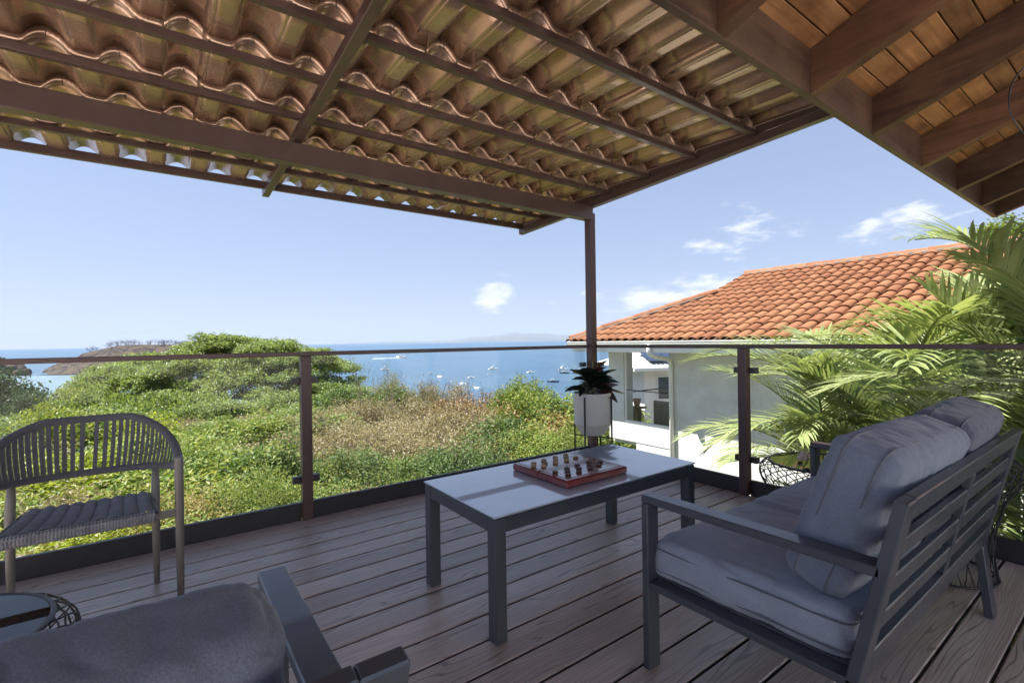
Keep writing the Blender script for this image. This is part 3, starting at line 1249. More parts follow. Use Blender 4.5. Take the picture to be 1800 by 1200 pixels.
def lounge_seat(name, label, cat, ox, oy, width, ncush, backs):
    t = thing(name, label, cat, (ox, oy, 0))
    F_ = M['charcoal']
    W_ = .06

    def part(b, nm, mat=F_):
        return b.build(nm, mat, t)

    def post_y(z):                      # rear face of the leaning back posts
        return (.755 - z) * .224

    for xs in (0, width - W_):
        xc = xs + W_ / 2
        b = MB()
        b.box((xc, .7195, .2815), (W_, .026, .563), .003)
        part(b, 'front_leg')
        b = MB()
        b.box((xc, .395, .5775), (W_, .675, .0255), .003)
        part(b, 'armrest')
        b = MB()
        b.box((xc, .405, .289), (W_, .600, .022), .003)
        part(b, 'side_rail')
        b = MB()
        b.bar((xc, post_y(.752) + .014, .752), (xc, post_y(.285) + .014, .285), W_, .028, up=(0, 1, 0))
        part(b, 'back_post')
        b = MB()
        b.bar((xc, post_y(.285) + .016, .284), (xc, .092, .001), W_, .028, up=(0, 1, 0))
        part(b, 'rear_leg')
    xi0, xi1 = W_, width - W_
    b = MB()
    b.box((width / 2, .7185, .279), (xi1 - xi0 - .001, .024, .040), .003)
    part(b, 'front_rail')

    def slat(z, h, nm, th=.022, a_=xi0, c_=xi1):
        b = MB()
        b.bar((a_ + .0005, post_y(z) + .014, z), (c_ - .0005, post_y(z) + .014, z), th, h, up=(0, -.224, 1))
        part(b, nm)

    slat(.727, .055, 'top_rail', .027)
    mid = width / 2
    for z in (.625, .530, .435):
        if ncush > 1:
            slat(z, .050, 'back_slat', .018, xi0, mid - .014)
            slat(z, .050, 'back_slat', .018, mid + .014, xi1)
        else:
            slat(z, .050, 'back_slat', .018)
    slat(.325, .085, 'rear_rail', .026)
    if ncush > 1:
        b = MB()
        b.bar((mid, post_y(.699) + .014, .699), (mid, post_y(.368) + .014, .368), .026, .024, up=(0, 1, 0))
        part(b, 'mid_post')
    b = MB()
    b.box((width / 2, .405, .2965), (xi1 - xi0 - .002, .598, .008), .002)
    part(b, 'seat_base', M['strap'])
    cw = (width - .075) / ncush
    for k in range(ncush):
        cx = .0375 + cw * (k + .5)
        me = cushion_mesh('seat_cushion', cw - .006, .60, .135, .034, .016, M['fabric'], seed=k + ox, wr=.005, fold=.004, res=.011)
        c = link('seat_cushion', me, t, (cx, .428, .3025 + .0675))
        piping(cw - .004, .602, .036, .034, seed=k).build('piping', M['piping'], c)
        piping(cw - .004, .602, -.036, .034, seed=k + 5).build('piping', M['piping'], c)
    for k, (cx, pw, ph, pt, zc, yc, lean, rz, mt) in enumerate(backs):
        me = cushion_mesh('back_cushion', pw, ph, pt, .042 if ncush > 1 else .050, .016, M[mt], seed=k * 2.3 + ox + 9, wr=.003, fold=.0055, pinch=.006, res=.009)
        c = link('back_cushion', me, t, (cx, yc, zc), (R(90 + lean), 0, rz))
        if ncush == 1:
            continue
        piping(pw - .001, ph - .001, .040, .052, .0024, seed=k + 7).build('piping', M['piping'], c)
        piping(pw - .001, ph - .001, -.040, .052, .0024, seed=k + 8).build('piping', M['piping'], c)
    return t


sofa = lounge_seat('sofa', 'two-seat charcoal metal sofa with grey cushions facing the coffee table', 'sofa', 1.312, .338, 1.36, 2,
                   [(.372, .60, .44, .165, .648, .165, 20, R(-2), 'fabric_shaded'), (.985, .60, .44, .165, .652, .160, 18, R(2), 'fabric_dark')])
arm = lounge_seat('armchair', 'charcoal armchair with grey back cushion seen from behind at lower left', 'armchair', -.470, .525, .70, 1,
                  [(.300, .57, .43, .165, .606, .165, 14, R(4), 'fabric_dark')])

# ------------------------------------------------------------------ coffee table
TX0, TX1, TY0, TY1, TZ = .970, 2.232, 1.462, 2.052, .475
ct = thing('coffee_table', 'low charcoal coffee table with frosted blue-grey glass top', 'table', ((TX0 + TX1) / 2, (TY0 + TY1) / 2, 0))
lw = .052
for x in (TX0 + lw / 2 + .004, TX1 - lw / 2 - .004):
    for y in (TY0 + lw / 2 + .004, TY1 - lw / 2 - .004):
        b = MB()
        b.box((x, y, (TZ - .012) / 2), (lw, lw, TZ - .012), .003)
        child(b, 'leg', M['charcoal'], ct)
for y in (TY0 + .021, TY1 - .021):
    b = MB()
    b.box(((TX0 + TX1) / 2, y, TZ - .042), (TX1 - TX0 - 2 * lw - .012, .030, .054), .003)
    child(b, 'apron', M['charcoal'], ct)
for x in (TX0 + .021, TX1 - .021):
    b = MB()
    b.box((x, (TY0 + TY1) / 2, TZ - .042), (.030, TY1 - TY0 - 2 * lw - .012, .054), .003)
    child(b, 'apron', M['charcoal'], ct)
b = MB()
b.box((0, 0, 0), (TX1 - TX0, TY1 - TY0, .007), .0015)
o = b.build('glass_top', M['table_glass'], ct, (0, 0, TZ - .0040))

# draughts board: two hinged halves, playing field, pieces
bx0, bx1, by0, by1 = 1.405, 1.800, 1.545, 1.945
db = thing('draughts_board', 'dark red wooden folding draughts board on the coffee table', 'game board', ((bx0 + bx1) / 2, (by0 + by1) / 2, TZ))
BH = .034
ym = (by0 + by1) / 2
for (y0, y1) in ((by0, ym - .0008), (ym + .0008, by1)):
    b = MB()
    b.box(((bx0 + bx1) / 2, (y0 + y1) / 2, TZ + .0005 + BH / 2), (bx1 - bx0, y1 - y0, BH), .006)
    child(b, 'half', M['mahogany'], db)
b = MB()
b.box((.174, .174, 0), (.348, .348, .0016), .0004)
o = b.build('playing_field', M['squares'], db, ((bx0 + bx1) / 2 - .174 - db.location.x, ym - .174 - db.location.y, BH + .0012))
for x in (bx0 + .09, bx1 - .09):
    b = MB()
    b.tube([(x - .015, ym, TZ + .030), (x + .015, ym, TZ + .030)], .0025, 8)
    child(b, 'hinge', M['clamp'], db)
zp = TZ + .0005 + BH + .0017
prof = [(.0105, 0), (.0138, .002), (.0138, .008), (.0105, .0105), (.008, .0092)]
for mt, lab, gp, lst in (
        ('piece_pale', 'pale wooden draughts piece at the far side of the red board', 'pale draughts pieces',
         [(1.468, 1.853), (1.434, 1.812), (1.545, 1.868), (1.515, 1.823), (1.474, 1.785), (1.63, 1.877), (1.595, 1.835), (1.56, 1.797), (1.707, 1.882), (1.675, 1.845), (1.635, 1.796), (1.71, 1.81)]),
        ('piece_dark', 'dark wooden draughts piece at the near side of the red board', 'dark draughts pieces',
         [(1.446, 1.668), (1.53, 1.68), (1.499, 1.642), (1.465, 1.602), (1.607, 1.691), (1.577, 1.649), (1.535, 1.605), (1.695, 1.702), (1.651, 1.654), (1.616, 1.614), (1.739, 1.666), (1.693, 1.631)])):
    b = MB()
    b.lathe(prof, 18)
    me = b.mesh('draughts_piece', M[mt])
    for k, (x, y) in enumerate(lst):
        tag(link('draughts_piece', me, None, (x, y, zp), (0, 0, k * .7)), lab, 'game piece', gp)

# ------------------------------------------------------------------ woven dining chair
wc = thing('woven_chair', 'charcoal rope-woven dining chair with curved strap back by the railing', 'chair', (-.283, 2.75, 0))
CXC, HW = -.283, .331
YF, YRR, DEP = 2.60, 2.84, .365


def back_pt(u, v_):
    """u 0..1 round the back from right arm to left arm, v_ 0 lower rail .. 1 upper rail"""
    ph = math.pi * u
    s_ = math.sin(ph)
    c_ = math.cos(ph)
    e = .78
    X_ = math.copysign(abs(c_) ** e, c_)
    Y_ = abs(s_) ** .85
    out_ = .93 + .07 * v_
    inset = 1 - .10 * (1 - v_) * s_
    x = CXC + HW * X_ * inset * (1 if v_ > .5 else 1)
    y = YF + .01 + DEP * Y_ * (.90 + .10 * v_)
    zt = .608 + .178 * min(1.0, (s_ ** 1.15) * 1.08)
    zb = .585 - .040 * s_ ** .6
    return Vector((x, y, zb + (zt - zb) * v_))


for (nm, v_, r0) in (('upper_rail', 1.0, .0165), ('lower_rail', 0.0, .0150)):
    n = 150
    pts = [back_pt(.004 + .992 * i / n, v_) for i in range(n + 1)]
    rs = [r0 + (.0018 if i % 2 else -.0008) for i in range(n + 1)]
    b = MB()
    b.tube(pts, rs, 10)
    child(b, nm, M['strap'], wc)
NSTR = 36
for i in range(NSTR):
    u = .085 + .83 * i / (NSTR - 1)
    u2 = u + .004
    p0, p1 = back_pt(u2, .03), back_pt(u, .97)
    tg = (back_pt(u + .01, .5) - back_pt(u - .01, .5)).normalized()
    nr = tg.cross((p1 - p0).normalized()).normalized()
    tg = (tg + nr * (.28 if i % 2 else .12)).normalized()
    b = MB()
    k = 6
    w = .0085
    vs, fs = [], []
    for j in range(k + 1):
        q = p0.lerp(p1, j / k) + nr * (.006 * math.sin(math.pi * j / k))
        for s_, d in ((-1, .0018), (1, .0018), (1, -.0018), (-1, -.0018)):
            vs.append(q + tg * s_ * w + nr * d)
    for j in range(k):
        for e in range(4):
            e2 = (e + 1) % 4
            fs.append([j * 4 + e, j * 4 + e2, (j + 1) * 4 + e2, (j + 1) * 4 + e])
    b.add(vs, fs, False)
    child(b, 'strap', M['strap'], wc)
for sgn in (1, -1):           # solid woven ends by the front legs
    b = MB()
    b.grid(10, 8, lambda u, t: back_pt((.006 + .085 * u) if sgn > 0 else 1 - (.006 + .085 * u), .02 + .96 * t), True, sgn < 0)
    o = child(b, 'woven_end', M['strap'], wc)
    sd = o.modifiers.new('t', 'SOLIDIFY')
    sd.thickness = .008
    sd.offset = 0
for (x, y, zt, nm, lean) in ((CXC + HW, YF, .628, 'front_leg', 0), (CXC - HW, YF, .628, 'front_leg', 0), (CXC + .243, YRR, .56, 'rear_leg', 0), (CXC - .243, YRR, .56, 'rear_leg', 0)):
    b = MB()
    if nm == 'front_leg':
        b.tube([(x, y, 0.0), (x, y, .3), (x, y, .50), (x, y, zt - .004), (x, y, zt)], [.0135, .0165, .0175, .0175, .0165], 14)
    else:
        b.tube([(x, y, 0.0), (x, y, .25), (x, y, .42), (x, y + .02, .48), (x, y + .035, zt)], [.0115, .016, .0175, .0165, .012], 14)
    child(b, nm, M['taupe_metal'], wc)
SZ = .405
SX0, SX1, SY0, SY1 = CXC - .240, CXC + .245, 2.585, 2.945


def seat_pt(u, t):
    taper = 1 - .13 * t
    x = (SX0 + SX1) / 2 + (u - .5) * (SX1 - SX0) * taper
    return (x, SY0 + t * (SY1 - SY0), SZ - .012 * math.sin(math.pi * t) * math.sin(math.pi * u) + .011 * abs(math.sin(math.pi * 9 * u)) ** .7)


b = MB()
b.grid(108, 24, seat_pt)
child(b, 'seat', M['rope'], wc)
b = MB()
# rope wraps over the front bar: rounded strands side by side


def wrap_front(u, t):
    x = SX0 + u * (SX1 - SX0)
    an = R(80) - t * R(215)
    bulge = .0028 * abs(math.sin(math.pi * 46 * u))
    r_ = .017 + bulge
    z = SZ - .018 + (r_ + .004) * math.sin(an) * 1.15
    return (x, SY0 + .004 - r_ * math.cos(an), z)


b.grid(276, 10, wrap_front, True, True)
for sgn in (1, -1):
    def wrap_side(u, t, sgn=sgn):
        p = seat_pt(1 if sgn > 0 else 0, u)
        an = R(90) - t * R(200)
        r_ = .014 + .0022 * abs(math.sin(math.pi * 34 * u))
        return (p[0] + sgn * r_ * math.cos(an), p[1], SZ - .014 + r_ * math.sin(an) * 1.2)
    b.grid(136, 8, wrap_side, True, sgn > 0)
b.grid(100, 6, lambda u, t: (SX0 + .03 + u * (SX1 - SX0 - .06), SY1 + (.012 + .002 * abs(math.sin(40 * math.pi * u))) * math.sin(t * math.pi), SZ - .014 + .016 * math.cos(t * math.pi)), True)
child(b, 'seat_edge_wrap', M['rope'], wc)
b = MB()
b.box(((SX0 + SX1) / 2, (SY0 + SY1) / 2, SZ - .026), (SX1 - SX0 - .08, SY1 - SY0 - .03, .010), .003)
child(b, 'seat_base', M['strap'], wc)
for sgn in (1, -1):
    b = MB()
    b.bar((CXC + sgn * .235, SY0 + .012, SZ - .022), (CXC + sgn * (HW - .012), YF, SZ - .022), .022, .030)
    child(b, 'seat_bracket', M['taupe_metal'], wc)
    b = MB()
    b.bar((CXC + sgn * .205, SY1 - .06, SZ - .022), (CXC + sgn * .238, YRR + .0, SZ - .022), .022, .026)
    child(b, 'seat_bracket', M['taupe_metal'], wc)

# ------------------------------------------------------------------ wire side tables


def wire_table(label, x, y, h, rt, rb, nw=26):
    t = thing('side_table', label, 'side table', (x, y, 0), 0, 'round wire side tables')
    prof = [(rt, h), (rt * 1.12, h - .010), (rt * 1.20, h - .035), (rt * 1.22, h - .07), (rt * 1.15, h - .12), (rt * .98, h - .18), (rt * .82, h * .42), (rb * .92, h * .22), (rb, .008)]
    ts = np.linspace(0, len(prof) - 1, 26)

    def P(t_, a_):
        i = min(int(t_), len(prof) - 2)
        f = t_ - i
        f2 = f * f * (3 - 2 * f) * .5 + f * .5
        r_ = prof[i][0] * (1 - f2) + prof[i + 1][0] * f2
        z = prof[i][1] * (1 - f2) + prof[i + 1][1] * f2
        return (r_ * math.cos(a_), r_ * math.sin(a_), z)

    for dr in (1, -1):
        b = MB()
        b.tube([P(q, dr * (R(75) * (q / 8) ** .8)) for q in ts], .0026, 5)
        me = b.mesh('wire', M['wire'])
        for k in range(nw):
            link('wire', me, t, (0, 0, 0), (0, 0, 2 * math.pi * k / nw))
    for (r_, z, rr_, nm) in ((rt, h, .0065, 'rim'), (rb, .008, .0055, 'base_ring')):
        b = MB()
        b.tube([(r_ * math.cos(2 * math.pi * i / 48), r_ * math.sin(2 * math.pi * i / 48), z) for i in range(48)], rr_, 8, closed=True)
        b.build(nm, M['wire'], t)
    b = MB()
    b.lathe([(rt - .007, h - .003), (rt - .007, h + .003)], 48, smooth=False)
    b.build('glass_top', M['rim_glass'], t)
    return t


wire_table('black wire side table with round glass top beside the woven chair', -.485, 1.70, .435, .245, .19)
wire_table('short black wire side table with sea shells past the sofa arm', 3.005, 1.19, .40, .245, .19)
wire_table('taller black wire side table behind the far end of the sofa', 2.995, .66, .56, .235, .20)

# conch shells on the short side table


def shell(x, y, z, s_, rz, label):
    b = MB()
    n, mth = 44, 12

    def q(u, t):
        tt = u * 5.2 * math.pi
        g = math.exp(-.13 * (5.2 * math.pi - tt))
        an = t * 2 * math.pi
        spike = 1 + .35 * max(0, math.cos(an - .9)) ** 6 * (abs(math.sin(tt * 2.2)) ** 3)
        rr_ = .42 * g * spike
        cx = g * .55 + rr_ * math.cos(an)
        return (s_ * cx * math.cos(tt), s_ * cx * math.sin(tt) * .8, s_ * (1.25 * (1 - g) + rr_ * 1.25 * math.sin(an)))

    b.grid(n, mth, q)
    o = b.build('sea_shell', M['shell'], None, (x, y, z), (R(78), .3, rz))
    return tag(o, label, 'sea shell')


shell(2.905, 1.235, .403 + .038, .048, .4, 'large knobbly pale conch shell on the short wire table')
shell(3.05, 1.155, .403 + .022, .028, 2.0, 'small pale conch shell beside the sofa arm on the wire table')
shell(2.995, 1.27, .403 + .018, .022, 4.0, 'smallest sea shell behind the others on the wire table')

# ------------------------------------------------------------------ planter with rubber plant
PX_, PY_ = 3.00, 2.955
pl = thing('planter', 'tall grey pot on a thin black metal stand in the deck corner', 'planter', (PX_, PY_, 0))
b = MB()
b.lathe([(.088, .305), (.100, .306), (.160, .400), (.162, .662), (.158, .665), (.150, .664), (.149, .630), (.02, .628)], 56)
pt_ = b.build('pot', M['pot'], pl)
pt_.modifiers.new('edge', 'EDGE_SPLIT').split_angle = R(22)
b = MB()
b.lathe([(.148, .622), (.10, .634), (.02, .640)], 32)
b.build('soil', M['soil'], pl)
for k in range(4):
    an = R(22 + 90 * k)
    b = MB()
    b.box((.171 * math.cos(an), .171 * math.sin(an), .320), (.012, .012, .64), .002)
    b.build('stand_leg', M['wire'], pl)
for k in range(2):
    an = R(22 + 90 * k)
    b = MB()
    b.bar((-.166 * math.cos(an), -.166 * math.sin(an), .296 - .011 * k), (.166 * math.cos(an), .166 * math.sin(an), .296 - .011 * k), .010, .010)
    b.build('stand_bar', M['wire'], pl)


def big_leaf(L, Wd, curl, droop):
    b = MB()
    nu, nv = 10, 6

    def q(u, t):
        s_ = u
        w = Wd * math.sin(math.pi * min(1, s_ * .96 + .03) ** .85) ** .8
        x = (t - .5) * w
        an = droop * s_
        yy = L * (s_ - .12 * droop * s_ * s_)
        zz = -L * .55 * droop * s_ * s_ + curl * abs(x) * 2.2
        return (x, yy, zz)

    b.grid(nu, nv, q)
    return b


rp_ = thing('rubber_plant', 'dark-leaved rubber plant with some red leaves growing in the grey pot', 'plant', (PX_, PY_, .635))
rg = random.Random(12)
for k in range(4):
    b = MB()
    x0, y0 = rg.uniform(-.04, .04), rg.uniform(-.04, .04)
    tx, ty = rg.uniform(-.09, .09), rg.uniform(-.09, .09)
    hh = [.30, .20, .16, .13][k]
    b.tube([(x0, y0, -.02), (x0 + tx * .4, y0 + ty * .4, hh * .5), (x0 + tx, y0 + ty, hh)], [.006, .005, .0025], 6)
    b.build('stem', M['palm_stem'], rp_)
b = MB()
b.tube([(.0, .0, .10), (.012, .004, .20), (.010, .0, .285), (.018, -.004, .33)], [.006, .005, .004, .0015], 6)
b.build('new_shoot', M['palm_stem'], rp_)
leafs_ = [big_leaf(L, w, c_, d) for (L, w, c_, d) in ((.21, .115, .25, .5), (.19, .11, .2, .8), (.23, .12, .18, .3), (.17, .10, .3, 1.0))]
lms = {mt: [b.mesh('leaf', M[mt]) for b in leafs_] for mt in ('rubber', 'rubber_red')}
for k in range(36):
    an = k * 2.399 + rg.uniform(-.3, .3)
    lvl = k / 36
    tilt = R(rg.uniform(-12, 28) + 50 * lvl)
    redd = rg.random() < (.5 if math.cos(an - (YAW - math.pi / 2)) > .45 else .06)
    o = link('leaf', rg.choice(lms['rubber_red' if redd else 'rubber']), rp_,
             (.055 * math.cos(an) * (1 - lvl), .055 * math.sin(an) * (1 - lvl), .015 + .13 * lvl + rg.uniform(0, .03)))
    o.rotation_euler = (Matrix.Rotation(an - math.pi / 2, 4, 'Z') @ Matrix.Rotation(tilt, 4, 'X') @ Matrix.Rotation(rg.uniform(-.5, .5), 4, 'Y')).to_euler()

# ================================================================== NEIGHBOUR'S HOUSE
nh = thing('white_house', 'white stucco house with terracotta tile roof beyond the railing', 'house', (10, 4, -5))
XW, XE, ZE, RS = 8.70, 8.00, 1.085, .37          # wall plane, eave, eave height, roof slope
YL = 8.02                                         # far corner column
RSG = math.atan(RS)


def hc(b, name, mat):
    return child(b, name, mat, nh)


b = MB()
b.box((XW + .15, (6.30 + -3.2) / 2, -2.6), (.30, 6.30 + 3.2, 7.0), .01)
hc(b, 'wall', M['stucco'])
b = MB()
b.box((XW + .1, (YL + 6.30) / 2, -1.025), (.20, YL - 6.30 - .002, .435), .008)
hc(b, 'parapet', M['stucco'])
b = MB()
b.box((XW + .11, (7.22 + 6.30) / 2, -3.7), (.2, .92, 4.9), .008)
hc(b, 'wall', M['stucco'])
b = MB()
b.box((XW + .165, 7.785, .13), (.33, .47, 1.86), .008)
hc(b, 'column', M['stucco'])
b = MB()
b.box((XW + 2.3, (YL + 6.30) / 2, -1.30), (4.3, YL - 6.30, .10), .008)
hc(b, 'terrace_floor', M['stucco'])
b = MB()
b.box((XW + 2.3, 6.2, -2), (4.2, .2, 6), .008)
hc(b, 'wall', M['stucco'])
b = MB()
b.box((XW + 4.2, 7.785, .0), (.33, .47, 2.2), .008)
hc(b, 'column', M['stucco'])
# frame and glass of the terrace opening
b = MB()
b.box((XW + .05, 6.925, -.785), (.08, 1.25, .045), .003)
b.box((XW + .05, 7.52, .03), (.05, .04, 1.60), .003)
hc(b, 'window_frame', M['white_trim'])
b = MB()
b.box((XW + .05, 6.90, -.42), (.010, 1.20, .70), .001)
hc(b, 'glass_screen', M['glass'])
b = MB()
b.tube([(XW + .05, 7.52, -.06), (XW + .05, 6.30, -.06)], .010, 6)
hc(b, 'screen_rail', M['black_metal'])
b = MB()
b.box((XW + 4.0, 7.2, -.20), (.03, 1.3, .03), .003)
b.box((XW + 2.1, 7.98, -.20), (3.9, .03, .03), .003)
hc(b, 'terrace_rail', M['black_metal'])
# eaves: soffit, fascia, gutter, downpipe
b = MB()
b.box(((XE + XW) / 2 + .02, (8.55 - 3.2) / 2, .855), (XW - XE - .02, 8.55 + 3.2, .03), .003)
b.box((XW + 2.3, (8.55 + 6.2) / 2, .854), (4.2, 8.55 - 6.2, .03), .003)
hc(b, 'soffit', M['white_trim'])
b = MB()
b.box((XE + .03, (8.55 - 3.2) / 2, .945), (.03, 8.55 + 3.2, .17), .003)
hc(b, 'fascia', M['white_trim'])
b = MB()
gp = [(-.02, .045), (-.115, .045), (-.115, .030), (-.105, .022), (-.10, -.015), (-.075, -.045), (-.02, -.045)]
ya, yb = -3.2, 8.62
vs = [(XE + .035 + gx, y, 1.035 + gz) for y in (ya, yb) for gx, gz in gp]
n = len(gp)
fs = [[i, i + 1, n + i + 1, n + i] for i in range(1, n - 1)] + [list(range(n))[::-1], [n + i for i in range(n)]]
b.add(vs, fs)
hc(b, 'gutter', M['white_trim'])
b = MB()
b.tube([(XE - .04, 6.24, 1.0), (XE - .04, 6.24, .86), (XE + .0, 6.235, .80), (XE + .2, 6.225, .74), (XE + .50, 6.215, .70), (XW - .09, 6.21, .66), (XW - .06, 6.21, .56), (XW - .06, 6.21, -4.5)], .045, 12)
hc(b, 'downpipe', M['white_trim'])

# roof planes: hip at the far end, gable verge higher up, ridge parallel to the eave
XR, ZR = 12.55, ZE + RS * (12.55 - XE)
YV = 6.62


def rz_(x):
    return ZE + RS * (x - XE)


b = MB()
poly = [(XE - .04, -3.2), (XE - .04, 8.66), (10.62, YV + .06), (XR, YV), (XR, -3.2)]
vs = [(x, y, rz_(x) - .02) for x, y in poly] + [(x, y, rz_(x) - .10) for x, y in poly]
n = len(poly)
b.add(vs, [list(range(n))[::-1], [n + i for i in range(n)]] + [[i, (i + 1) % n, n + (i + 1) % n, n + i] for i in range(n)])
# far slope and hip end
b.add([(XR, -3.2, ZR - .02), (XR, YV, ZR - .02), (17.1, YV, ZE), (17.1, -3.2, ZE)], [[0, 1, 2, 3]])
b.add([(XE - .04, 8.66, rz_(XE) - .02), (10.62, YV + .06, rz_(10.62) - .02), (14.5, YV + .06, rz_(10.62) - .02), (17, 8.66, ZE)], [[0, 1, 2, 3][::-1]])
b.add([(10.62, YV, rz_(10.62) - .02), (XR, YV, ZR - .02), (14.5, YV, rz_(10.62))], [[0, 1, 2][::-1]])
roof = hc(b, 'roof', M['roof_under'])


def tile_mesh(name, L=.43, w=.21, taper=.84, hgt=.075, th=.013, n=8):
    b = MB()
    vs = []
    for (s_, wd) in ((0, w), (L, w * taper)):
        for lay in (0, 1):
            for j in range(n + 1):
                an = math.pi * j / n
                r_ = wd / 2 - lay * th
                h_ = (hgt if s_ == 0 else hgt * .86) - lay * th
                vs.append((s_, -r_ * math.cos(an), h_ * math.sin(an) ** .9))
    m_ = n + 1
    fs = []
    for j in range(n):
        fs.append([j, m_ * 2 + j, m_ * 2 + j + 1, j + 1])
        fs.append([m_ + j, m_ + j + 1, m_ * 3 + j + 1, m_ * 3 + j])
        fs.append([j, j + 1, m_ + j + 1, m_ + j])
    b.add(vs, fs, True)
    return b


TP = .222
tb = tile_mesh('tile')
tme = tb.mesh('roof_tile', M['tile'])
RL = .355
spots = []
rg = random.Random(8)
ncol = int((8.58 + 3.1) / TP)
for ci in range(ncol):
    y = 8.56 - ci * TP
    s0 = -.03
    while True:
        x = XE - .045 + s0 * math.cos(RSG)
        if x > XR - .18:
            break
        lim = 8.66 - (x - XE) * (8.66 - YV) / (10.62 - XE) if x < 10.62 else YV + .02
        if y < lim - .06:
            spots.append((x + rg.uniform(-.012, .012), y + rg.uniform(-.006, .006), rz_(x) + .022 + rg.uniform(0, .006), rg.uniform(-.02, .02)))
        s0 += RL
def seen(q):
    d = (q[0] ** 2 + q[1] ** 2) ** .5
    az = math.atan2(q[1], q[0])
    pxa = 900 + FPX * math.tan(YAW - az) if abs(YAW - az) < 1.4 else 9999
    pen = 40 if pxa > 1640 else (6 if pxa > 1480 else 0)
    return d + pen


order = sorted(range(len(spots)), key=lambda i: seen(spots[i]))
rest = MB()
inv = -Vector(nh.location)
for rk_, i in enumerate(order):
    x, y, z, yw = spots[i]
    MT = Matrix.Translation((x, y, z)) @ Matrix.Rotation(yw, 4, 'Z') @ Matrix.Rotation(-RSG + .05, 4, 'Y')
    if rk_ < 300:
        o = link('roof_tile', tme, nh)
        o.matrix_parent_inverse = Matrix.Translation(inv)
        o.matrix_basis = MT
    else:
        rest.add(tb.v, tb.f, True, MT)
if rest.v:
    o = hc(rest, 'roof_tiles_beyond', M['tile'])
    o['kind'] = 'stuff'
cap = tile_mesh('cap', .46, .24, .86, .095)
cme = cap.mesh('ridge_tile', M['tile'])
mor = MB()


def caps(p0, p1):
    p0, p1 = Vector(p0), Vector(p1)
    d = p1 - p0
    n = max(1, int(d.length / .38))
    q = d.to_track_quat('X', 'Z').to_matrix().to_4x4()
    for i in range(n + 1):
        MT = Matrix.Translation(p0 + d * (i / n) * .97 + Vector((0, 0, rg.uniform(-.008, .008)))) @ q @ Matrix.Rotation(rg.uniform(-.03, .03), 4, 'Z')
        o = link('ridge_tile', cme, nh)
        o.matrix_parent_inverse = Matrix.Translation(inv)
        o.matrix_basis = MT
    mor.bar(p0 - Vector((0, 0, .02)), p1 - Vector((0, 0, .02)), .26, .09, b=.02)


caps((XE + .02, 8.62, rz_(XE) + .055), (10.62, YV + .08, rz_(10.62) + .075))
caps((XR - .0, YV + .02, ZR + .03), (XR, -3.1, ZR + .03))
hc(mor, 'ridge_mortar', M['mortar'])

# things on the neighbour's terrace
t = thing('wicker_sofa', 'grey-brown wicker sofa back on the neighbour terrace behind glass', 'sofa', (9.55, 6.85, -1.25))
b = MB()
b.box((0, 0, .52), (.09, 1.0, .74), .03)
b.build('backrest', M['wicker'], t)
b = MB()
b.box((.40, 0, .28), (.72, 1.0, .32), .03)
b.build('seat', M['wicker'], t)
b = MB()
b.box((.3, .45, .45), (.6, .10, .30), .03)
b.build('arm', M['wicker'], t)
t = thing('wooden_stand', 'rough dark wooden stand on the neighbour terrace', 'plant stand', (9.25, 7.62, -1.25))
b = MB()
b.box((0, 0, .35), (.15, .15, .70), .01)
b.build('post', M['old_wood'], t)
b = MB()
b.box((0, 0, .72), (.30, .34, .04), .01)
b.build('top', M['old_wood'], t)
b = MB()
b.box((0, -.25, .14), (.10, .60, .10), .01)
b.build('foot', M['old_wood'], t)
b = MB()
b.lathe([(.06, 0), (.085, .10), (.095, .16), (.10, .19), (.08, .19), (.07, .15)], 16, (9.25, 7.62, -1.25 + .742))
tag(b.build('clay_pot', M['terracotta_pot']), 'small terracotta pot on the rough wooden stand', 'pot')

# ------------------------------------------------------------------ second white house further down
c2 = at_depth(1148, 660, 24.0)
h2 = thing('distant_house', 'white house with pale metal roof and solar panels seen through the neighbour terrace', 'house', (c2.x, c2.y, -6), YAW - R(90) + R(14))
b = MB()
b.box((1.5, 1.6, 2.65), (4.0, 3.2, 6.3), .01)
b.build('wall', M['white_wall'], h2)
b = MB()
ez, rzz = 5.75, 6.85
vs = [(-1.5, -.95, ez), (4.6, -.95, ez), (4.6, 4.2, ez), (-1.5, 4.2, ez), (1.0, 1.6, rzz), (2.2, 1.6, rzz)]
b.add(vs, [[0, 1, 5, 4], [1, 2, 5], [2, 3, 4, 5], [3, 0, 4], [0, 3, 2, 1]])
b.build('roof', M['metal_roof'], h2)
ribs = MB()
for k in range(26):
    x = -1.4 + k * .235
    lx = max(-1.5, min(4.6, x))
    # rib from the eave up to hip or ridge
    if x < 1.0:
        t_ = (x + 1.5) / 2.5
    elif x > 2.2:
        t_ = (4.6 - x) / 2.4
    else:
        t_ = 1.0
    if t_ > .04:
        ribs.bar((x, -.96, ez + .02), (x, -.95 + 2.55 * t_, ez + 1.1 * t_ + .02), .03, .03, b=.004)
ribs.build('roof_ribs', M['metal_roof'], h2)
b = MB()
b.box((1.5, -1.0, ez - .09), (6.2, .10, .16), .01)
b.build('gutter', M['white_trim'], h2)
for k in range(3):
    b = MB()
    sl2 = math.atan2(1.1, 2.55)
    M4 = Matrix.Translation((-.05 + k * 1.06, -.95 + 1.05, ez + .16 + 1.05 * math.tan(sl2))) @ Matrix.Rotation(sl2, 4, 'X')
    b.box((0, 0, 0), (1.0, 1.6, .04), .004, M4)
    b.build('solar_panel', M['solar'], h2)
b = MB()
b.box((1.0, -.01, 4.65), (1.5, .05, 1.1), .004)
w_ = b.build('window', M['dark_window'], h2)
b = MB()
b.box((1.0, -.02, 5.23), (1.62, .08, .06), .004)
b.box((1.0, -.02, 4.07), (1.62, .08, .06), .004)
b.box((.22, -.02, 4.65), (.06, .08, 1.1), .004)
b.build('frame', M['white_trim'], w_)
b = MB()
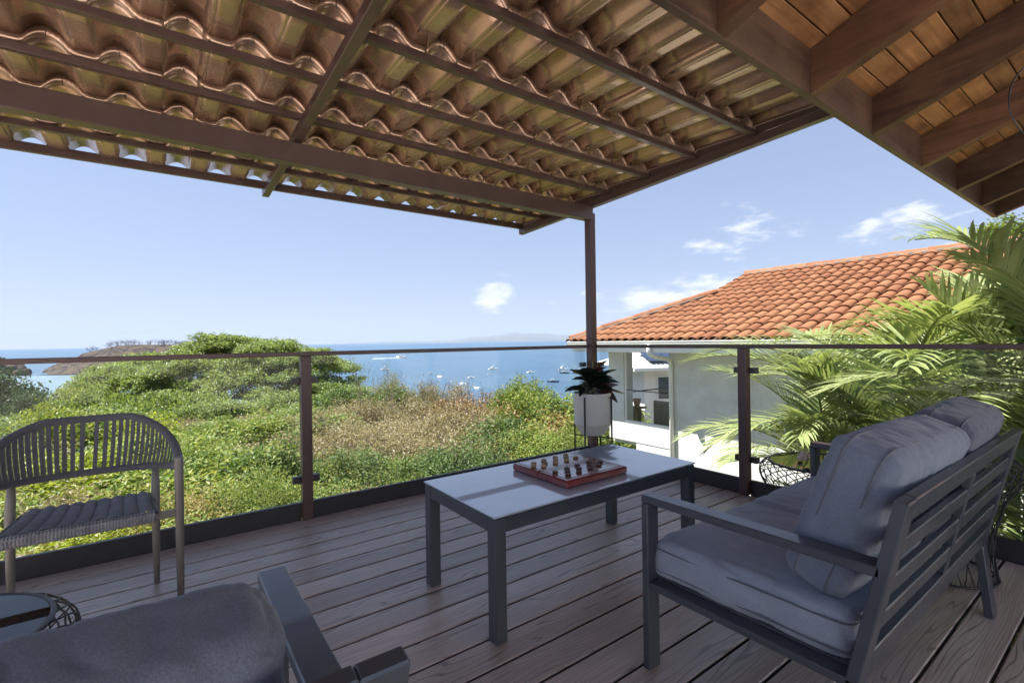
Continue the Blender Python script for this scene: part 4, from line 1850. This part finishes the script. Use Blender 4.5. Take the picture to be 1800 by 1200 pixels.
b.box((-1.2, -.6, 3.35), (.05, 1.2, .8), .004)
b.build('balcony_screen', M['dark_window'], h2)

# ================================================================== BOATS
def boat(px, py, L, head, kind, label, name='boat'):
    p = at_z(px, py, SEA_Z)
    t = thing(name, label, 'boat', (p.x, p.y, SEA_Z), YAW - R(90) + head, 'boats on the bay')
    Bm = L * .30
    Hh = L * (.11 if kind != 'dinghy' else .12)
    b = MB()
    n = 12
    prof = []
    for i in range(n + 1):
        u = i / n
        w = Bm / 2 * (1 - max(0, (u - .45) / .55) ** 2.2)
        sheer = Hh * (1 + .45 * u ** 2)
        prof.append((-L / 2 + L * u, w, sheer))
    vs = []
    for (x, w, sh) in prof:
        vs += [(x, -w, sh), (x, w, sh), (x * .96, -w * .72, -.15), (x * .96, w * .72, -.15), (x, -w * .9, sh * .86), (x, w * .9, sh * .86)]
    fs = []
    for i in range(n):
        o_, q = i * 6, (i + 1) * 6
        fs += [[o_, o_ + 2, q + 2, q], [o_ + 1, q + 1, q + 3, o_ + 3], [o_ + 4, q + 4, q + 5, o_ + 5], [o_, q, q + 4, o_ + 4], [o_ + 1, o_ + 5, q + 5, q + 1]]
    fs += [[0, 1, 3, 2]]
    b.add(vs, fs, True)
    b.build('hull', M['boat_dark'] if kind == 'dark' else M['boat_white'], t)
    if kind == 'dinghy':
        b = MB()
        b.box((0, 0, Hh * .95), (.25, Bm * .75, .06), .01)
        b.build('thwart', M['boat_white'], t)
        return t
    # cabin with raked front
    cw, ch = Bm * .62, L * .12

    def cab(x0, x1, z0, z1, w, rake, nm, mat):
        b = MB()
        vs = [(x0, -w / 2, z0), (x1, -w / 2, z0), (x1, w / 2, z0), (x0, w / 2, z0), (x0 + .05 * L * .2, -w * .45, z1), (x1 - rake, -w * .42, z1), (x1 - rake, w * .42, z1), (x0 + .01 * L, w * .45, z1)]
        b.add(vs, [[0, 3, 2, 1], [4, 5, 6, 7], [0, 1, 5, 4], [1, 2, 6, 5], [2, 3, 7, 6], [3, 0, 4, 7]])
        return b.build(nm, M[mat], t)

    z0 = Hh * .9
    cab(-L * .15, L * .26, z0, z0 + ch, cw, L * .10, 'cabin', 'boat_white')
    cab(-L * .10, L * .235, z0 + ch * .45, z0 + ch * .85, cw * 1.03, L * .075, 'window_band', 'boat_dark')
    if kind in ('sport', 'yacht'):
        cab(-L * .12, L * .10, z0 + ch, z0 + ch * 1.5, cw * .85, L * .03, 'flybridge', 'boat_white')
        b = MB()
        for sx in (-L * .10, L * .05):
            for sy in (-cw * .36, cw * .36):
                b.tube([(sx, sy, z0 + ch * 1.4), (sx, sy, z0 + ch * 2.2)], .035, 5)
        b.build('tower_leg', M['boat_white'], t)
        b = MB()
        b.box((-L * .025, 0, z0 + ch * 2.25), (L * .2, cw * .85, .10), .03)
        b.build('hardtop', M['boat_white'], t)
    if kind == 'sport':
        b = MB()
        b.box((-L * .02, 0, z0 + ch * 3.0), (L * .09, cw * .45, .10), .03)
        for sy in (-1, 1):
            b.tube([(-L * .02, sy * cw * .2, z0 + ch * 2.25), (-L * .02, sy * cw * .15, z0 + ch * 3.0)], .04, 5)
        b.build('tuna_tower', M['boat_white'], t)
    b = MB()
    b.tube([(L * .0, 0, z0 + ch), (L * -.03, 0, z0 + ch + L * .28)], .03, 5)
    b.build('aerial', M['boat_white'], t)
    return t


boat(705, 628.5, 22, R(180), 'yacht', 'long white motor yacht under way far out below the top rail', 'motor_yacht')
boat(866.5, 649.5, 11.5, R(200), 'sport', 'white sport-fishing boat with tall flybridge in mid-bay', 'fishing_boat')
boat(989, 650, 12, R(205), 'sport', 'white sport-fishing boat nearest the planter above a dark hull', 'fishing_boat')
boat(932.5, 655, 8.2, R(190), 'cuddy', 'small white cabin boat between the two sport-fishing boats', 'cabin_boat')
boat(992, 656, 9.0, R(185), 'dark', 'low boat with a dark hull just below a white fishing boat', 'motor_boat')
boat(972, 671.5, 9.0, R(184), 'dark', 'dark workboat low in the water left of the planter', 'work_boat')
boat(859, 657.5, 3.9, R(200), 'dinghy', 'tiny white dinghy trailing below the mid-bay fishing boat', 'dinghy')
boat(828, 664, 6.2, R(195), 'cuddy', 'white cabin boat behind the bare twigs above the orange bush', 'cabin_boat')
boat(814, 674.5, 5.0, R(170), 'cuddy', 'white boat half hidden by orange twigs', 'cabin_boat')
boat(838, 682, 4.2, R(150), 'dinghy', 'white open boat nearest the shore behind the orange bush', 'open_boat')
boat(676, 650, 10, R(200), 'sport', 'white fishing boat behind the thin leafy branches at left', 'fishing_boat')
boat(757, 656, 5.5, R(200), 'cuddy', 'small white boat left of the cluster above the dry thicket', 'cabin_boat')
boat(773, 662, 5.2, R(160), 'cuddy', 'small white boat at the edge of the dry thicket', 'cabin_boat')
# wake of the yacht
p0, p1 = at_z(704, 629, SEA_Z + .1), at_z(655, 630.2, SEA_Z + .1)
b = MB()
d = (p1 - p0).normalized()
s_ = Vector((-d.y, d.x, 0))
b.add([p0 + s_ * 4, p0 - s_ * 4, p1 - s_ * 9, p1 + s_ * 9], [[0, 1, 2, 3]])
tag(b.build('wake_foam', M['foam']), kind='stuff')

# ================================================================== VEGETATION
NR = np.random.default_rng(5)


def leaf_quads(c, L, Wd, up=.8, rng=NR, outward=None, fold=.12):
    n = len(c)
    nr = rng.normal(size=(n, 3))
    nr /= np.linalg.norm(nr, axis=1, keepdims=True)
    nr[:, 2] = np.abs(nr[:, 2]) * .6 + nr[:, 2] * .4 + up
    if outward is not None:
        nr += outward
    nr /= np.linalg.norm(nr, axis=1, keepdims=True)
    d = rng.normal(size=(n, 3))
    d -= nr * np.sum(d * nr, axis=1, keepdims=True)
    d /= np.linalg.norm(d, axis=1, keepdims=True)
    s = np.cross(nr, d)
    Ls = (L * rng.uniform(.65, 1.3, n))[:, None]
    Ws = (Wd * rng.uniform(.7, 1.25, n))[:, None]
    v0 = c - d * Ls * .5
    v2 = c + d * Ls * .5 - nr * Ls * .12
    v1 = c + s * Ws * .5 + nr * Ws * fold
    v3 = c - s * Ws * .5 + nr * Ws * fold
    v = np.stack([v0, v1, v2, v3], axis=1).reshape(-1, 3)
    q = np.arange(n * 4).reshape(-1, 4)
    return v, q


def clumps_in(rng, n, rx, ry, rz_, shell=.55, low=-.25):
    d = rng.normal(size=(n * 2, 3))
    d /= np.linalg.norm(d, axis=1, keepdims=True)
    d = d[d[:, 2] > low][:n]
    r = shell + (1 - shell) * rng.random((len(d), 1)) ** .6
    return d * r * np.array([rx, ry, rz_])


def around(rng, cl, per, sg):
    k = len(cl)
    o = rng.normal(size=(k, per, 3)) * np.asarray(sg)
    return (cl[:, None, :] + o).reshape(-1, 3)


def foliage(name, cl, per, sg, L, Wd, mat, up=.8, rng=NR):
    v, q = leaf_quads(around(rng, cl, per, sg), L, Wd, up, rng)
    return np_mesh(name, v, q, mat)


def limb(b, p0, p1, r0, r1, sag=.15, n=5, sides=6, rg=random):
    p0, p1 = Vector(p0), Vector(p1)
    L = (p1 - p0).length
    pts = []
    for i in range(n + 1):
        t = i / n
        p = p0.lerp(p1, t)
        p.z += sag * L * (math.sin(math.pi * t)) * .5
        if 0 < i < n:
            p += Vector((rg.uniform(-1, 1), rg.uniform(-1, 1), rg.uniform(-1, 1))) * L * .035
        pts.append(p)
    b.tube(pts, [r0 + (r1 - r0) * (i / n) for i in range(n + 1)], sides, cap=False)
    return pts


def grow(b, p, d, L, r, lvl, tips, rg, spread=.6, kids=(2, 3), sides=4, curve=.18, taper=.62):
    pts = [p]
    q = p.copy()
    dd = d.normalized()
    for i in range(3):
        dd = (dd + Vector((rg.uniform(-1, 1), rg.uniform(-1, 1), rg.uniform(-.6, 1))) * curve).normalized()
        q = q + dd * L / 3
        pts.append(q.copy())
    r1 = r * taper
    b.tube(pts, [r + (r1 - r) * i / 3 for i in range(4)], sides if lvl > 1 else 3, cap=False)
    if lvl == 0:
        tips.append(q)
        return
    for k in range(rg.randint(*kids)):
        nd = (dd + Vector((rg.uniform(-1, 1), rg.uniform(-1, 1), rg.uniform(-.5, .8))) * spread).normalized()
        grow(b, pts[rg.choice((2, 3, 3))], nd, L * rg.uniform(.6, .85), r1, lvl - 1, tips, rg, spread, kids, sides, curve, taper)
    if lvl <= 2:
        tips.append(q)


# ------------------------------------------------------------------ the big spreading raintree
rg = random.Random(21)
rn = np.random.default_rng(21)
DT = 60.0
base = fr(DT + 2, (400 - 900) / FPX * (DT + 2), 0)
base.z = ground_z(base.x, base.y) - .4
rt = thing('rain_tree', 'broad spreading green tree with umbrella crown rising above the horizon', 'tree', base)
fx = np.array([math.cos(YAW), math.sin(YAW), 0])
rx_ = np.array([math.sin(YAW), -math.cos(YAW), 0])
blobs = []
for k in range(240):
    for _ in range(40):
        u, w = rg.uniform(-1, 1), rg.uniform(-1, 1)
        if u * u + w * w < 1:
            break
    rad = math.hypot(u, w)
    lat = u * 16.5
    px_ = 385 + lat / DT * FPX
    top = float(np.interp(px_, [130, 200, 260, 320, 350, 380, 430, 460, 500, 540, 575, 620], [-5.6, -.9, .3, 1.0, 2.0, 2.6, 2.2, 1.6, 1.1, .8, -.4, -5]))
    z = top - 8.5 * max(0, -w) ** 1.5 - 3.0 * max(0, w) ** 2 - (rg.uniform(-.25, .9) if k % 5 < 3 else rg.uniform(1.5, 6.0))
    cpos = np.array([base.x, base.y, 0]) + rx_ * (lat - (400 - 385) / FPX * DT) + fx * (w * 13) + np.array([0, 0, z - .55])
    blobs.append((cpos, rg.uniform(1.5, 3.0)))
vv, qq = [], []
off = 0
for (cpos, r_) in blobs:
    cl = clumps_in(rn, int(15 + r_ * 9), r_, r_, r_ * .40, .35, -.45) + cpos
    c = around(rn, cl, 26, (.32, .32, .15))
    v_, q_ = leaf_quads(c - np.array(base), .31, .18, .8, rn)
    vv.append(v_)
    qq.append(q_ + off)
    off += len(v_)
link('crown', np_mesh('crown', np.concatenate(vv), np.concatenate(qq), M['raintree']), rt)
b = MB()
fork = Vector((0, 0, 5.5))
b.tube([(0, 0, 0), (.3, .1, 2.5), fork], [.8, .62, .55], 12)
b.build('trunk', M['raintree_wood'], rt)
b = MB()
for k in range(8):
    an = 2 * math.pi * k / 8 + rg.uniform(-.2, .2)
    rr_ = rg.uniform(6, 9)
    tgt = Vector((math.cos(an) * rr_, math.sin(an) * rr_, rg.uniform(7.5, 10.5)))
    pts = limb(b, fork, tgt, .32, .13, .1, 6, 7, rg)
    near = sorted(blobs, key=lambda q: (Vector(q[0]) - Vector(base) - tgt).length)[:9]
    for (cpos, r_) in near:
        limb(b, tgt if rg.random() < .6 else pts[4], Vector(cpos) - Vector(base), .10, .03, .12, 5, 5, rg)
b.build('limbs', M['raintree_wood'], rt)

# ------------------------------------------------------------------ shrub prototypes
def shrub_proto(name, seed, R_, H_, ncl, per, sg, L, Wd, mat, wood_m, shell=.55, up=.8, low=-.2):
    rn = np.random.default_rng(seed)
    rg = random.Random(seed)
    cl = clumps_in(rn, ncl, R_, R_, H_ * .5, shell, low)
    # lumpy outline
    for k in range(len(cl)):
        cl[k] *= 1 + .45 * mnoise.noise(Vector(cl[k]) * (1.6 / R_) + Vector((seed, 0, 0)))
    cl[:, 2] += H_ * .55
    fol = foliage('foliage', cl, per, sg, L, Wd, mat, up, rn)
    b = MB()
    for k in range(14):
        t = cl[rn.integers(len(cl))]
        limb(b, (rg.uniform(-.15, .15), rg.uniform(-.15, .15), -.5), (t[0] * .95, t[1] * .95, t[2]), .035, .008, .12, 5, 4, rg)
    return fol, b.mesh('stems', wood_m)


def twig_proto(name, seed, H_, lvl, mat_leaf, wood_m, leaves=5, L=.12, Wd=.05, spread=.75, nst=5, r=.05, sgm=.10):
    rg = random.Random(seed)
    rn = np.random.default_rng(seed)
    b = MB()
    tips = []
    for k in range(nst):
        an = 2 * math.pi * k / nst + rg.uniform(-.4, .4)
        grow(b, Vector((rg.uniform(-.1, .1), rg.uniform(-.1, .1), -.4)), Vector((math.cos(an) * .55, math.sin(an) * .55, 1)), H_ * .34, r, lvl, tips, rg, spread)
    w = b.mesh('branches', wood_m)
    fol = None
    if leaves:
        cl = np.array([t[:] for t in tips])
        fol = foliage('foliage', cl, leaves, (sgm, sgm, sgm), L, Wd, mat_leaf, .5, rn)
    return fol, w


P = {}
P['leafy'] = [shrub_proto('l', 40 + i, 1.25, 2.3, nc, pr_, (sg_, sg_, sg_ * .7), L_, W_, M[mt_], M['twig'], .5) for i, (nc, pr_, sg_, L_, W_, mt_) in enumerate([
    (120, 80, .17, .072, .038, 'leafy'), (105, 70, .16, .078, .042, 'leafy_b'), (160, 66, .14, .056, .030, 'leafy'), (110, 62, .20, .066, .032, 'leafy_c'), (95, 74, .15, .088, .044, 'leafy')])]
P['leafy_far'] = [shrub_proto('l', 50 + i, 1.5, 2.6, 110, 34, (.24, .24, .15), .17, .09, M['leafy'], M['twig'], .6) for i in range(3)] + [shrub_proto('l', 57, 1.5, 2.6, 90, 34, (.22, .22, .14), .15, .08, M['leafy_b'], M['twig'], .5), shrub_proto('l', 58, 1.4, 2.4, 90, 30, (.25, .25, .16), .15, .07, M['leafy_c'], M['twig'], .5)]
P['yellow'] = [shrub_proto('y', 60 + i, 1.5, 2.3, 95, 40, (.26, .26, .10), .16, .06, M['yellowgreen'], M['twig'], .5, 1.0) for i in range(3)]
P['dry'] = [twig_proto('d', 70 + i, 3.1, 4, M['olive'], M['twig'], 8, .12, .05, .85, 5, .035, .17) for i in range(4)]
P['orange'] = [twig_proto('o', 80 + i, 2.9, 4, M['orange'], M['twig_dark'], 4, .14, .07, .8, 5, .04, .15) for i in range(2)]
P['bare'] = [twig_proto('b', 85 + i, 3.0, 4, None, M['twig_dark'], 0, .1, .05, .6, 3, .045) for i in range(2)]
P['green'] = [shrub_proto('g', 90 + i, 1.9, 3.4, 120, 42, (.34, .34, .18), .22, .11, M['raintree'], M['raintree_wood'], .5) for i in range(3)]
P['dark'] = [shrub_proto('k', 95 + i, 2.3, 4.2, 150, 46, (.34, .34, .22), .24, .12, M['darkgreen'], M['raintree_wood'], .55) for i in range(2)]
P['scrub'] = [twig_proto('s', 120 + i, 2.4, 4, M['leafy_c'], M['twig'], 1, .10, .05, .7, 4, .03, .12) for i in range(2)]
P['wispy'] = [twig_proto('w', 99, 5.0, 4, M['leafy'], M['twig'], 4, .10, .045, .42, 3, .05, .16)]
META = {
    'leafy': ('leafy_shrub', 'bright green leafy shrub in the dense thicket just below the deck railing', 'shrub', 'leafy shrubs below the railing'),
    'leafy_far': ('leafy_bush', 'green and yellow leafy bush on the slope behind the nearest shrubs', 'bush', 'leafy bushes further down the slope'),
    'yellow': ('yellow_green_shrub', 'yellow-green feathery shrub on the slope beyond the woven chair', 'shrub', 'yellow-green shrubs beyond the woven chair'),
    'dry': ('dry_shrub', 'twiggy olive-grey dry shrub in the half-bare thicket in mid-view', 'shrub', 'dry shrubs in the thicket'),
    'orange': ('dry_orange_bush', 'half-bare bush with rusty orange leaves left of the planter', 'bush', 'orange dry bushes'),
    'bare': ('bare_bush', 'leafless dark-twigged bush standing against the sea', 'bush', 'bare bushes against the sea'),
    'green': ('green_tree', 'mid-green bushy tree on the slope around the spreading tree', 'tree', 'green trees on the slope'),
    'dark': ('dark_tree', 'dense dark green tree at the far left edge below the rail', 'tree', 'dark trees at the left edge'),
    'scrub': ('twiggy_scrub', 'grey half-bare twigs sticking out of the green thicket below the railing', 'scrub', 'grey twigs in the thicket'),
    'wispy': ('wispy_sapling', 'thin wispy sapling poking above the horizon right of the spreading tree', 'sapling', None),
}
protos = {}


def plant(kind, pos, scale, rz, var):
    nm, lab, cat, gp = META[kind]
    fol, wd = P[kind][var % len(P[kind])]
    t = thing(nm, lab, cat, pos, rz, gp)
    t.scale = (scale[0], scale[0], scale[1])
    if fol is not None:
        link('foliage', fol, t)
    link('stems' if kind not in ('dry', 'orange', 'bare', 'wispy', 'scrub') else 'branches', wd, t)
    return t


def place(kind, px, py_top, d, H_, rg, wscale=1.0, var=None):
    """a shrub d metres out whose top stands at the height seen there"""
    p = at_depth(px, py_top, d)
    lat = (px - 900) / FPX * d
    q = fr(d, lat, 0)
    gz = ground_z(q.x, q.y)
    hgt = p.z - gz
    if hgt < .6:
        hgt = .6
    s_z = hgt / H_
    s_x = wscale
    return plant(kind, (q.x, q.y, gz), (s_x, s_z), rg.uniform(0, 6.28), rg.randrange(9) if var is None else var)


HT_ = {'leafy': 2.55, 'leafy_far': 2.85, 'yellow': 2.5, 'dry': 3.1, 'orange': 2.9, 'bare': 3.0, 'green': 3.7, 'dark': 4.6, 'wispy': 5.0, 'scrub': 2.4}


def clear_of_house(q, r_=1.6):
    return not (q.x > 8.4 - r_ and q.y < 9.4 + r_) and not (q.y < 4.0 + .3 * r_ and q.x < 4.2)


rg = random.Random(33)
# nearest rows: leafy shrubs right of the left post, yellow-green ones beyond the woven chair
for d, step in ((6.3, 115), (7.8, 100), (9.6, 92), (11.8, 84), (14.5, 76), (17.5, 66)):
    px = -150 + rg.uniform(0, 60)
    while px < 1110:
        hz = 611.5 - .0122 * px
        # canopy line seen from the terrace
        zc_ = {6.3: -2.35, 7.8: -2.2, 9.6: -2.1, 11.8: -2.05, 14.5: -2.0, 17.5: -2.0}[d] + rg.uniform(-.55, .45)
        if px < 280:
            zc_ -= .25
        pyt = hz + (1.12 - zc_) / d * FPX
        lat = (px - 900) / FPX * d
        q = fr(d, lat, 0)
        if clear_of_house(q, .4 if px > 980 else 1.5):
            if px < 270:
                kind = rg.choice(['yellow', 'yellow', 'leafy_far', 'dry']) if d > 8.5 else rg.choice(['yellow', 'leafy', 'dry'])
            elif px < 520 and d > 11:
                kind = rg.choice(['leafy', 'dry', 'leafy_far'])
            elif 540 < px < 880 and d > 16:
                kind = rg.choice(['dry', 'dry', 'dry', 'scrub'])
            else:
                kind = rg.choice(['leafy'] * 8 + ['leafy_far']) if d < 16 else rg.choice(['leafy', 'leafy_far', 'leafy'])
            place(kind, px, pyt, d + rg.uniform(-.6, .6), HT_[kind], rg, rg.uniform(.85, 1.2) * (1.0 if d < 12 else 1.15))
        if rg.random() < .28 and clear_of_house(q, 1.0) and px < 1000:
            place('scrub', px + 30, pyt - 14, d + .4, HT_['scrub'], rg, 1.0)
        px += step * rg.uniform(.8, 1.2)
# middle distance
for (d, px0, px1, step, kinds, y0) in [
        (21, 560, 900, 62, ['dry'], 735), (24, 540, 880, 56, ['dry'], 715), (28, 580, 880, 48, ['dry'], 693), (33, 590, 800, 46, ['dry', 'dry', 'leafy_far'], 672),
        (24, 770, 950, 52, ['orange', 'orange', 'dry'], 700), (29, 780, 930, 44, ['orange'], 684),
        (20, 880, 1085, 58, ['leafy_far', 'leafy_far', 'orange'], 716), (25, 905, 1000, 46, ['leafy_far'], 686), (29, 955, 1090, 48, ['orange', 'leafy_far'], 700),
        (21, -80, 260, 72, ['yellow', 'leafy_far'], 722), (26, -60, 560, 66, ['green', 'dry', 'yellow', 'leafy_far'], 728), (33, 60, 600, 62, ['green', 'dry'], 722),
        (40, 60, 600, 58, ['green', 'dry', 'green'], 698), (46, 100, 600, 50, ['green'], 690), (40, 600, 720, 50, ['dry', 'green'], 665)]:
    px = px0 + rg.uniform(0, 20)
    while px < px1:
        kind = rg.choice(kinds)
        q = fr(d, (px - 900) / FPX * d, 0)
        if clear_of_house(q):
            place(kind, px, y0 + rg.uniform(-14, 14) - .0122 * (px - 700), d + rg.uniform(-1.5, 1.5), HT_[kind], rg, rg.uniform(1.0, 1.35))
        px += step * rg.uniform(.8, 1.25)
for (px, py, d) in [(915, 655, 27), (945, 662, 25), (893, 668, 26)]:
    place('leafy_far', px, py + 8, d, HT_['leafy_far'], rg, .75, 0)
for (px, py, d) in [(806, 642, 31), (880, 655, 31), (842, 660, 30), (770, 655, 32)]:
    place('bare', px, py, d, HT_['bare'], rg, .8)
place('wispy', 657, 606, 29, HT_['wispy'], rg, .8)
for (px, py, d) in [(735, 648, 31), (690, 640, 34)]:
    place('dry', px, py, d, HT_['dry'], rg, .8)
# dark trees at the left edge, greens running down to the bay
for (px, py, d, k, ws) in [(15, 655, 38, 'dark', 1.15), (-45, 648, 40, 'dark', 1.2), (52, 690, 35, 'dark', .8), (95, 690, 44, 'green', 1.0), (135, 668, 50, 'leafy_far', 1.3), (165, 672, 52, 'green', 1.2), (120, 694, 40, 'dry', 1.2), (75, 705, 33, 'yellow', 1.1)]:
    place(k, px, py, d, HT_[k], rg, ws)
# slope and shore trees beyond
for i in range(46):
    d = rg.uniform(58, 150)
    px = rg.uniform(-80, 1090)
    q = fr(d, (px - 900) / FPX * d, 0)
    gz = ground_z(q.x, q.y)
    if gz < SEA_Z + 1 or (430 > px > 380 and d < 75):
        continue
    k = rg.choice(['green', 'dry', 'leafy_far'])
    plant(k, (q.x, q.y, gz), (rg.uniform(1.3, 2.0), rg.uniform(1.0, 1.6)), rg.uniform(0, 6), rg.randrange(9))

# coconut palm by the bay and bare trees along the headland crest
b_ = None
for i in range(34):
    px = rg.uniform(196, 330) if i > 6 else rg.uniform(150, 205)
    d = 628 + rg.uniform(-14, 22)
    hz = 611.8 - .0122 * px
    u = (px - 55) / 645
    q = headland(u, (d - D0 + 15) / 190)
    fol, wd = P['bare'][i % 2]
    t = thing('bare_tree', 'small leafless tree on the crest of the headland', 'tree', (q[0], q[1], q[2] - .3), rg.uniform(0, 6), 'bare trees on the headland')
    s_ = rg.uniform(2.2, 3.6)
    t.scale = (s_ * 1.5, s_ * 1.5, s_)
    link('branches', wd, t)


# ------------------------------------------------------------------ palms
def frond_mesh(seed, L, th0, bend, nleaf, ll, mat, vee=.35, wid=.030, twist=0.0, sides=2):
    rg = random.Random(seed)
    pts = []
    p = Vector((0, 0, 0))
    n = 16
    for i in range(n + 1):
        s_ = i / n
        th = th0 - bend * s_ ** 1.35
        pts.append((p.copy(), th))
        p = p + Vector((math.cos(th), 0, math.sin(th))) * (L / n)
    b = MB()
    b.tube([q[0] for q in pts], [.016 * (1 - .85 * i / n) + .002 for i in range(n + 1)], 6, mi=1)

    def at(s_):
        k = min(n - 1, int(s_ * n))
        f = s_ * n - k
        return pts[k][0].lerp(pts[k + 1][0], f), pts[k][1] + (pts[k + 1][1] - pts[k][1]) * f

    for i in range(nleaf):
        s_ = .16 + .83 * i / (nleaf - 1)
        c, th = at(s_)
        fw = Vector((math.cos(th), 0, math.sin(th)))
        upv = Vector((-math.sin(th), 0, math.cos(th)))
        l = ll * (math.sin(math.pi * (.12 + .80 * s_)) ** .7) * rg.uniform(.88, 1.1)
        for sd in (1, -1):
            sweep = .45 + .75 * s_ + rg.uniform(-.08, .08)
            d0 = (Vector((0, sd, 0)) * math.cos(sweep) + fw * math.sin(sweep) + upv * (vee + rg.uniform(-.08, .08))).normalized()
            w = wid * rg.uniform(.85, 1.15)
            q = c.copy()
            dd = d0.copy()
            vs = []
            k = 4
            dr = rg.uniform(.10, .26)
            for j in range(k + 1):
                t = j / k
                ww = w * (.45, 1.0, .9, .6, .05)[j] * .5
                sdv = dd.cross(upv).normalized()
                # slight keel
                vs += [q - sdv * ww, q + sdv * ww]
                dd = (dd + Vector((0, 0, -dr * (.4 + t)))).normalized()
                q = q + dd * (l / k)
            b.add(vs, [[2 * j, 2 * j + 1, 2 * j + 3, 2 * j + 2] for j in range(k)], True)
    tip = pts[-1][0]
    return b.mesh('frond', [mat, M['palm_stem']]), tip


FR = []
for i, (L, th0, bend, nl, ll, vee) in enumerate([
        (2.2, R(80), R(85), 46, .60, .45), (2.1, R(68), R(95), 44, .58, .40), (2.3, R(58), R(80), 46, .60, .35), (1.9, R(45), R(85), 42, .55, .30),
        (1.8, R(25), R(80), 40, .55, .25), (1.7, R(5), R(75), 38, .52, .15), (1.5, R(86), R(45), 38, .50, .50), (1.9, R(62), R(120), 42, .56, .35)]):
    FR.append(frond_mesh(300 + i, L, th0, bend, nl, ll, M['palm'], vee))
FR_OLD = frond_mesh(400, 1.6, R(-10), R(70), 32, .45, M['palm_old'], 0.0, .022)
FR_SPEAR = None


def palm(x, y, zc_, nf, seed, label, scale=1.0, idxs=None, lean=(0, 0), old=0, xmin=3.62):
    rg = random.Random(seed)
    gz = ground_z(x, y) - .2
    t = thing('palm', label, 'palm tree', (x, y, gz), 0, 'palms beside the railing')
    b = MB()
    top = Vector((lean[0], lean[1], zc_ - gz))
    n = 10
    pts = [Vector((lean[0] * (i / n) ** 2, lean[1] * (i / n) ** 2, (zc_ - gz) * i / n)) for i in range(n + 1)]
    b.tube(pts, [.075 - .03 * i / n + (.006 if i % 2 else 0) for i in range(n + 1)], 10)
    b.build('trunk', M['palm_trunk'], t)
    made = 0
    tries = 0
    while made < nf and tries < nf * 6:
        tries += 1
        k = rg.choice(idxs or range(len(FR)))
        me, tip = FR[k]
        rz = made * 2.399 + rg.uniform(-.35, .35) + (tries - made) * .37
        tl = rg.uniform(-.1, .1)
        s_ = scale * rg.uniform(.85, 1.12)
        e = Matrix.Rotation(rz, 4, 'Z') @ Matrix.Rotation(tl, 4, 'Y')
        bad = False
        for f in (.45, .75, 1.0):
            tw = e @ (tip * f * s_)
            if y + top.y + tw.y > 3.75 and x + top.x + tw.x > 5:
                bad = True
            if x + top.x + tw.x < xmin + .35 * f or (x + top.x + tw.x > 8.45 and zc_ + tw.z < 1.0) or (y + top.y + tw.y < 1.1 and zc_ + tw.z > 2.1 and f > .7):
                bad = True
        if bad:
            continue
        o = link('frond', me, t, top + Vector((0, 0, rg.uniform(-.15, .1))))
        o.rotation_euler = e.to_euler()
        o.scale = (s_, s_, s_)
        made += 1
    for k in range(old):
        o = link('frond', FR_OLD[0], t, top - Vector((0, 0, .25)))
        o.rotation_euler = (0, rg.uniform(-.2, .2), rg.uniform(.6, 5.0))
        o['label'] = 'dry yellow-brown frond'
    return t


palm(6.45, 2.45, -.60, 14, 1, 'palm with drooping fronds nearest the white house wall', .95, [0, 1, 2, 3, 4, 7], (.0, .0))
palm(5.75, 1.55, -.15, 18, 2, 'full green palm straight behind the sofa', 1.0, [0, 1, 2, 3, 4, 7], (.05, .0), 2)
palm(5.5, .70, -.05, 16, 3, 'tall palm with upright yellow-green fronds at the right edge', 1.05, [0, 1, 2, 3, 6, 7], (0, -.05), 1)
palm(6.9, .95, .05, 14, 4, 'palm rising highest in front of the tiled roof', 1.05, [0, 1, 2, 3, 7], (0, 0))
palm(5.1, .05, -.75, 14, 5, 'low palm behind the far end of the sofa back', .9, [2, 3, 4, 5, 7], (0, 0), 3)
palm(7.3, 2.2, -1.3, 12, 6, 'low palm half hidden against the white wall', .9, [1, 2, 3, 4, 5], (0, 0))
palm(5.9, 2.0, -1.5, 15, 7, 'lowest palm fronds behind the glass by the right-hand post', .85, [2, 3, 4, 5, 7], (0, 0), 2)

palm(5.05, .35, .35, 13, 8, 'palm whose fronds reach up towards the porch eave at the right edge', 1.0, [0, 1, 2, 3, 7], (0, 0))
palm(6.2, -.35, .75, 13, 9, 'palm behind the others touching the porch roof line', 1.0, [1, 2, 3, 7], (0, 0))

palm(5.6, 1.15, -.95, 15, 10, 'low bushy palm behind the middle of the sofa back', .9, [1, 2, 3, 4, 7], (0, 0), 1)

# the coconut palm by the bay
q = fr(300, (170 - 900) / FPX * 300, 0)
t = thing('coconut_palm', 'small distant coconut palm on the shore in front of the headland', 'palm tree', (q.x, q.y, -30.6))
b = MB()
hgt = (at_depth(170, 655, 300).z + 30.6)
b.tube([(0, 0, 0), (.5, .2, hgt * .5), (1.0, .2, hgt)], [.3, .22, .18], 7)
b.build('trunk', M['palm_trunk'], t)
for k in range(13):
    o = link('frond', FR[(k * 3) % 8][0], t, (1.0, .2, hgt))
    o.scale = (2.6, 2.6, 2.6)
    o.rotation_euler = (0, 0, k * 2.4)
# leafy tree peeping over the roof ridge at the far right
c0 = at_depth(1765, 400, 24)
t = thing('tree_behind_roof', 'light green tree rising behind the tiled roof under the porch eave', 'tree', (c0.x, c0.y, ground_z(c0.x, c0.y) - .3))
fol, wd = P['leafy_far'][0]
o = link('crown', fol, t, (0, 0, c0.z - t.location.z - 2.3))
b = MB()
b.tube([(0, 0, 0), (.1, 0, (c0.z - t.location.z) * .5), (0, 0, c0.z - t.location.z - .5)], [.25, .18, .08], 8)
b.build('trunk', M['raintree_wood'], t)
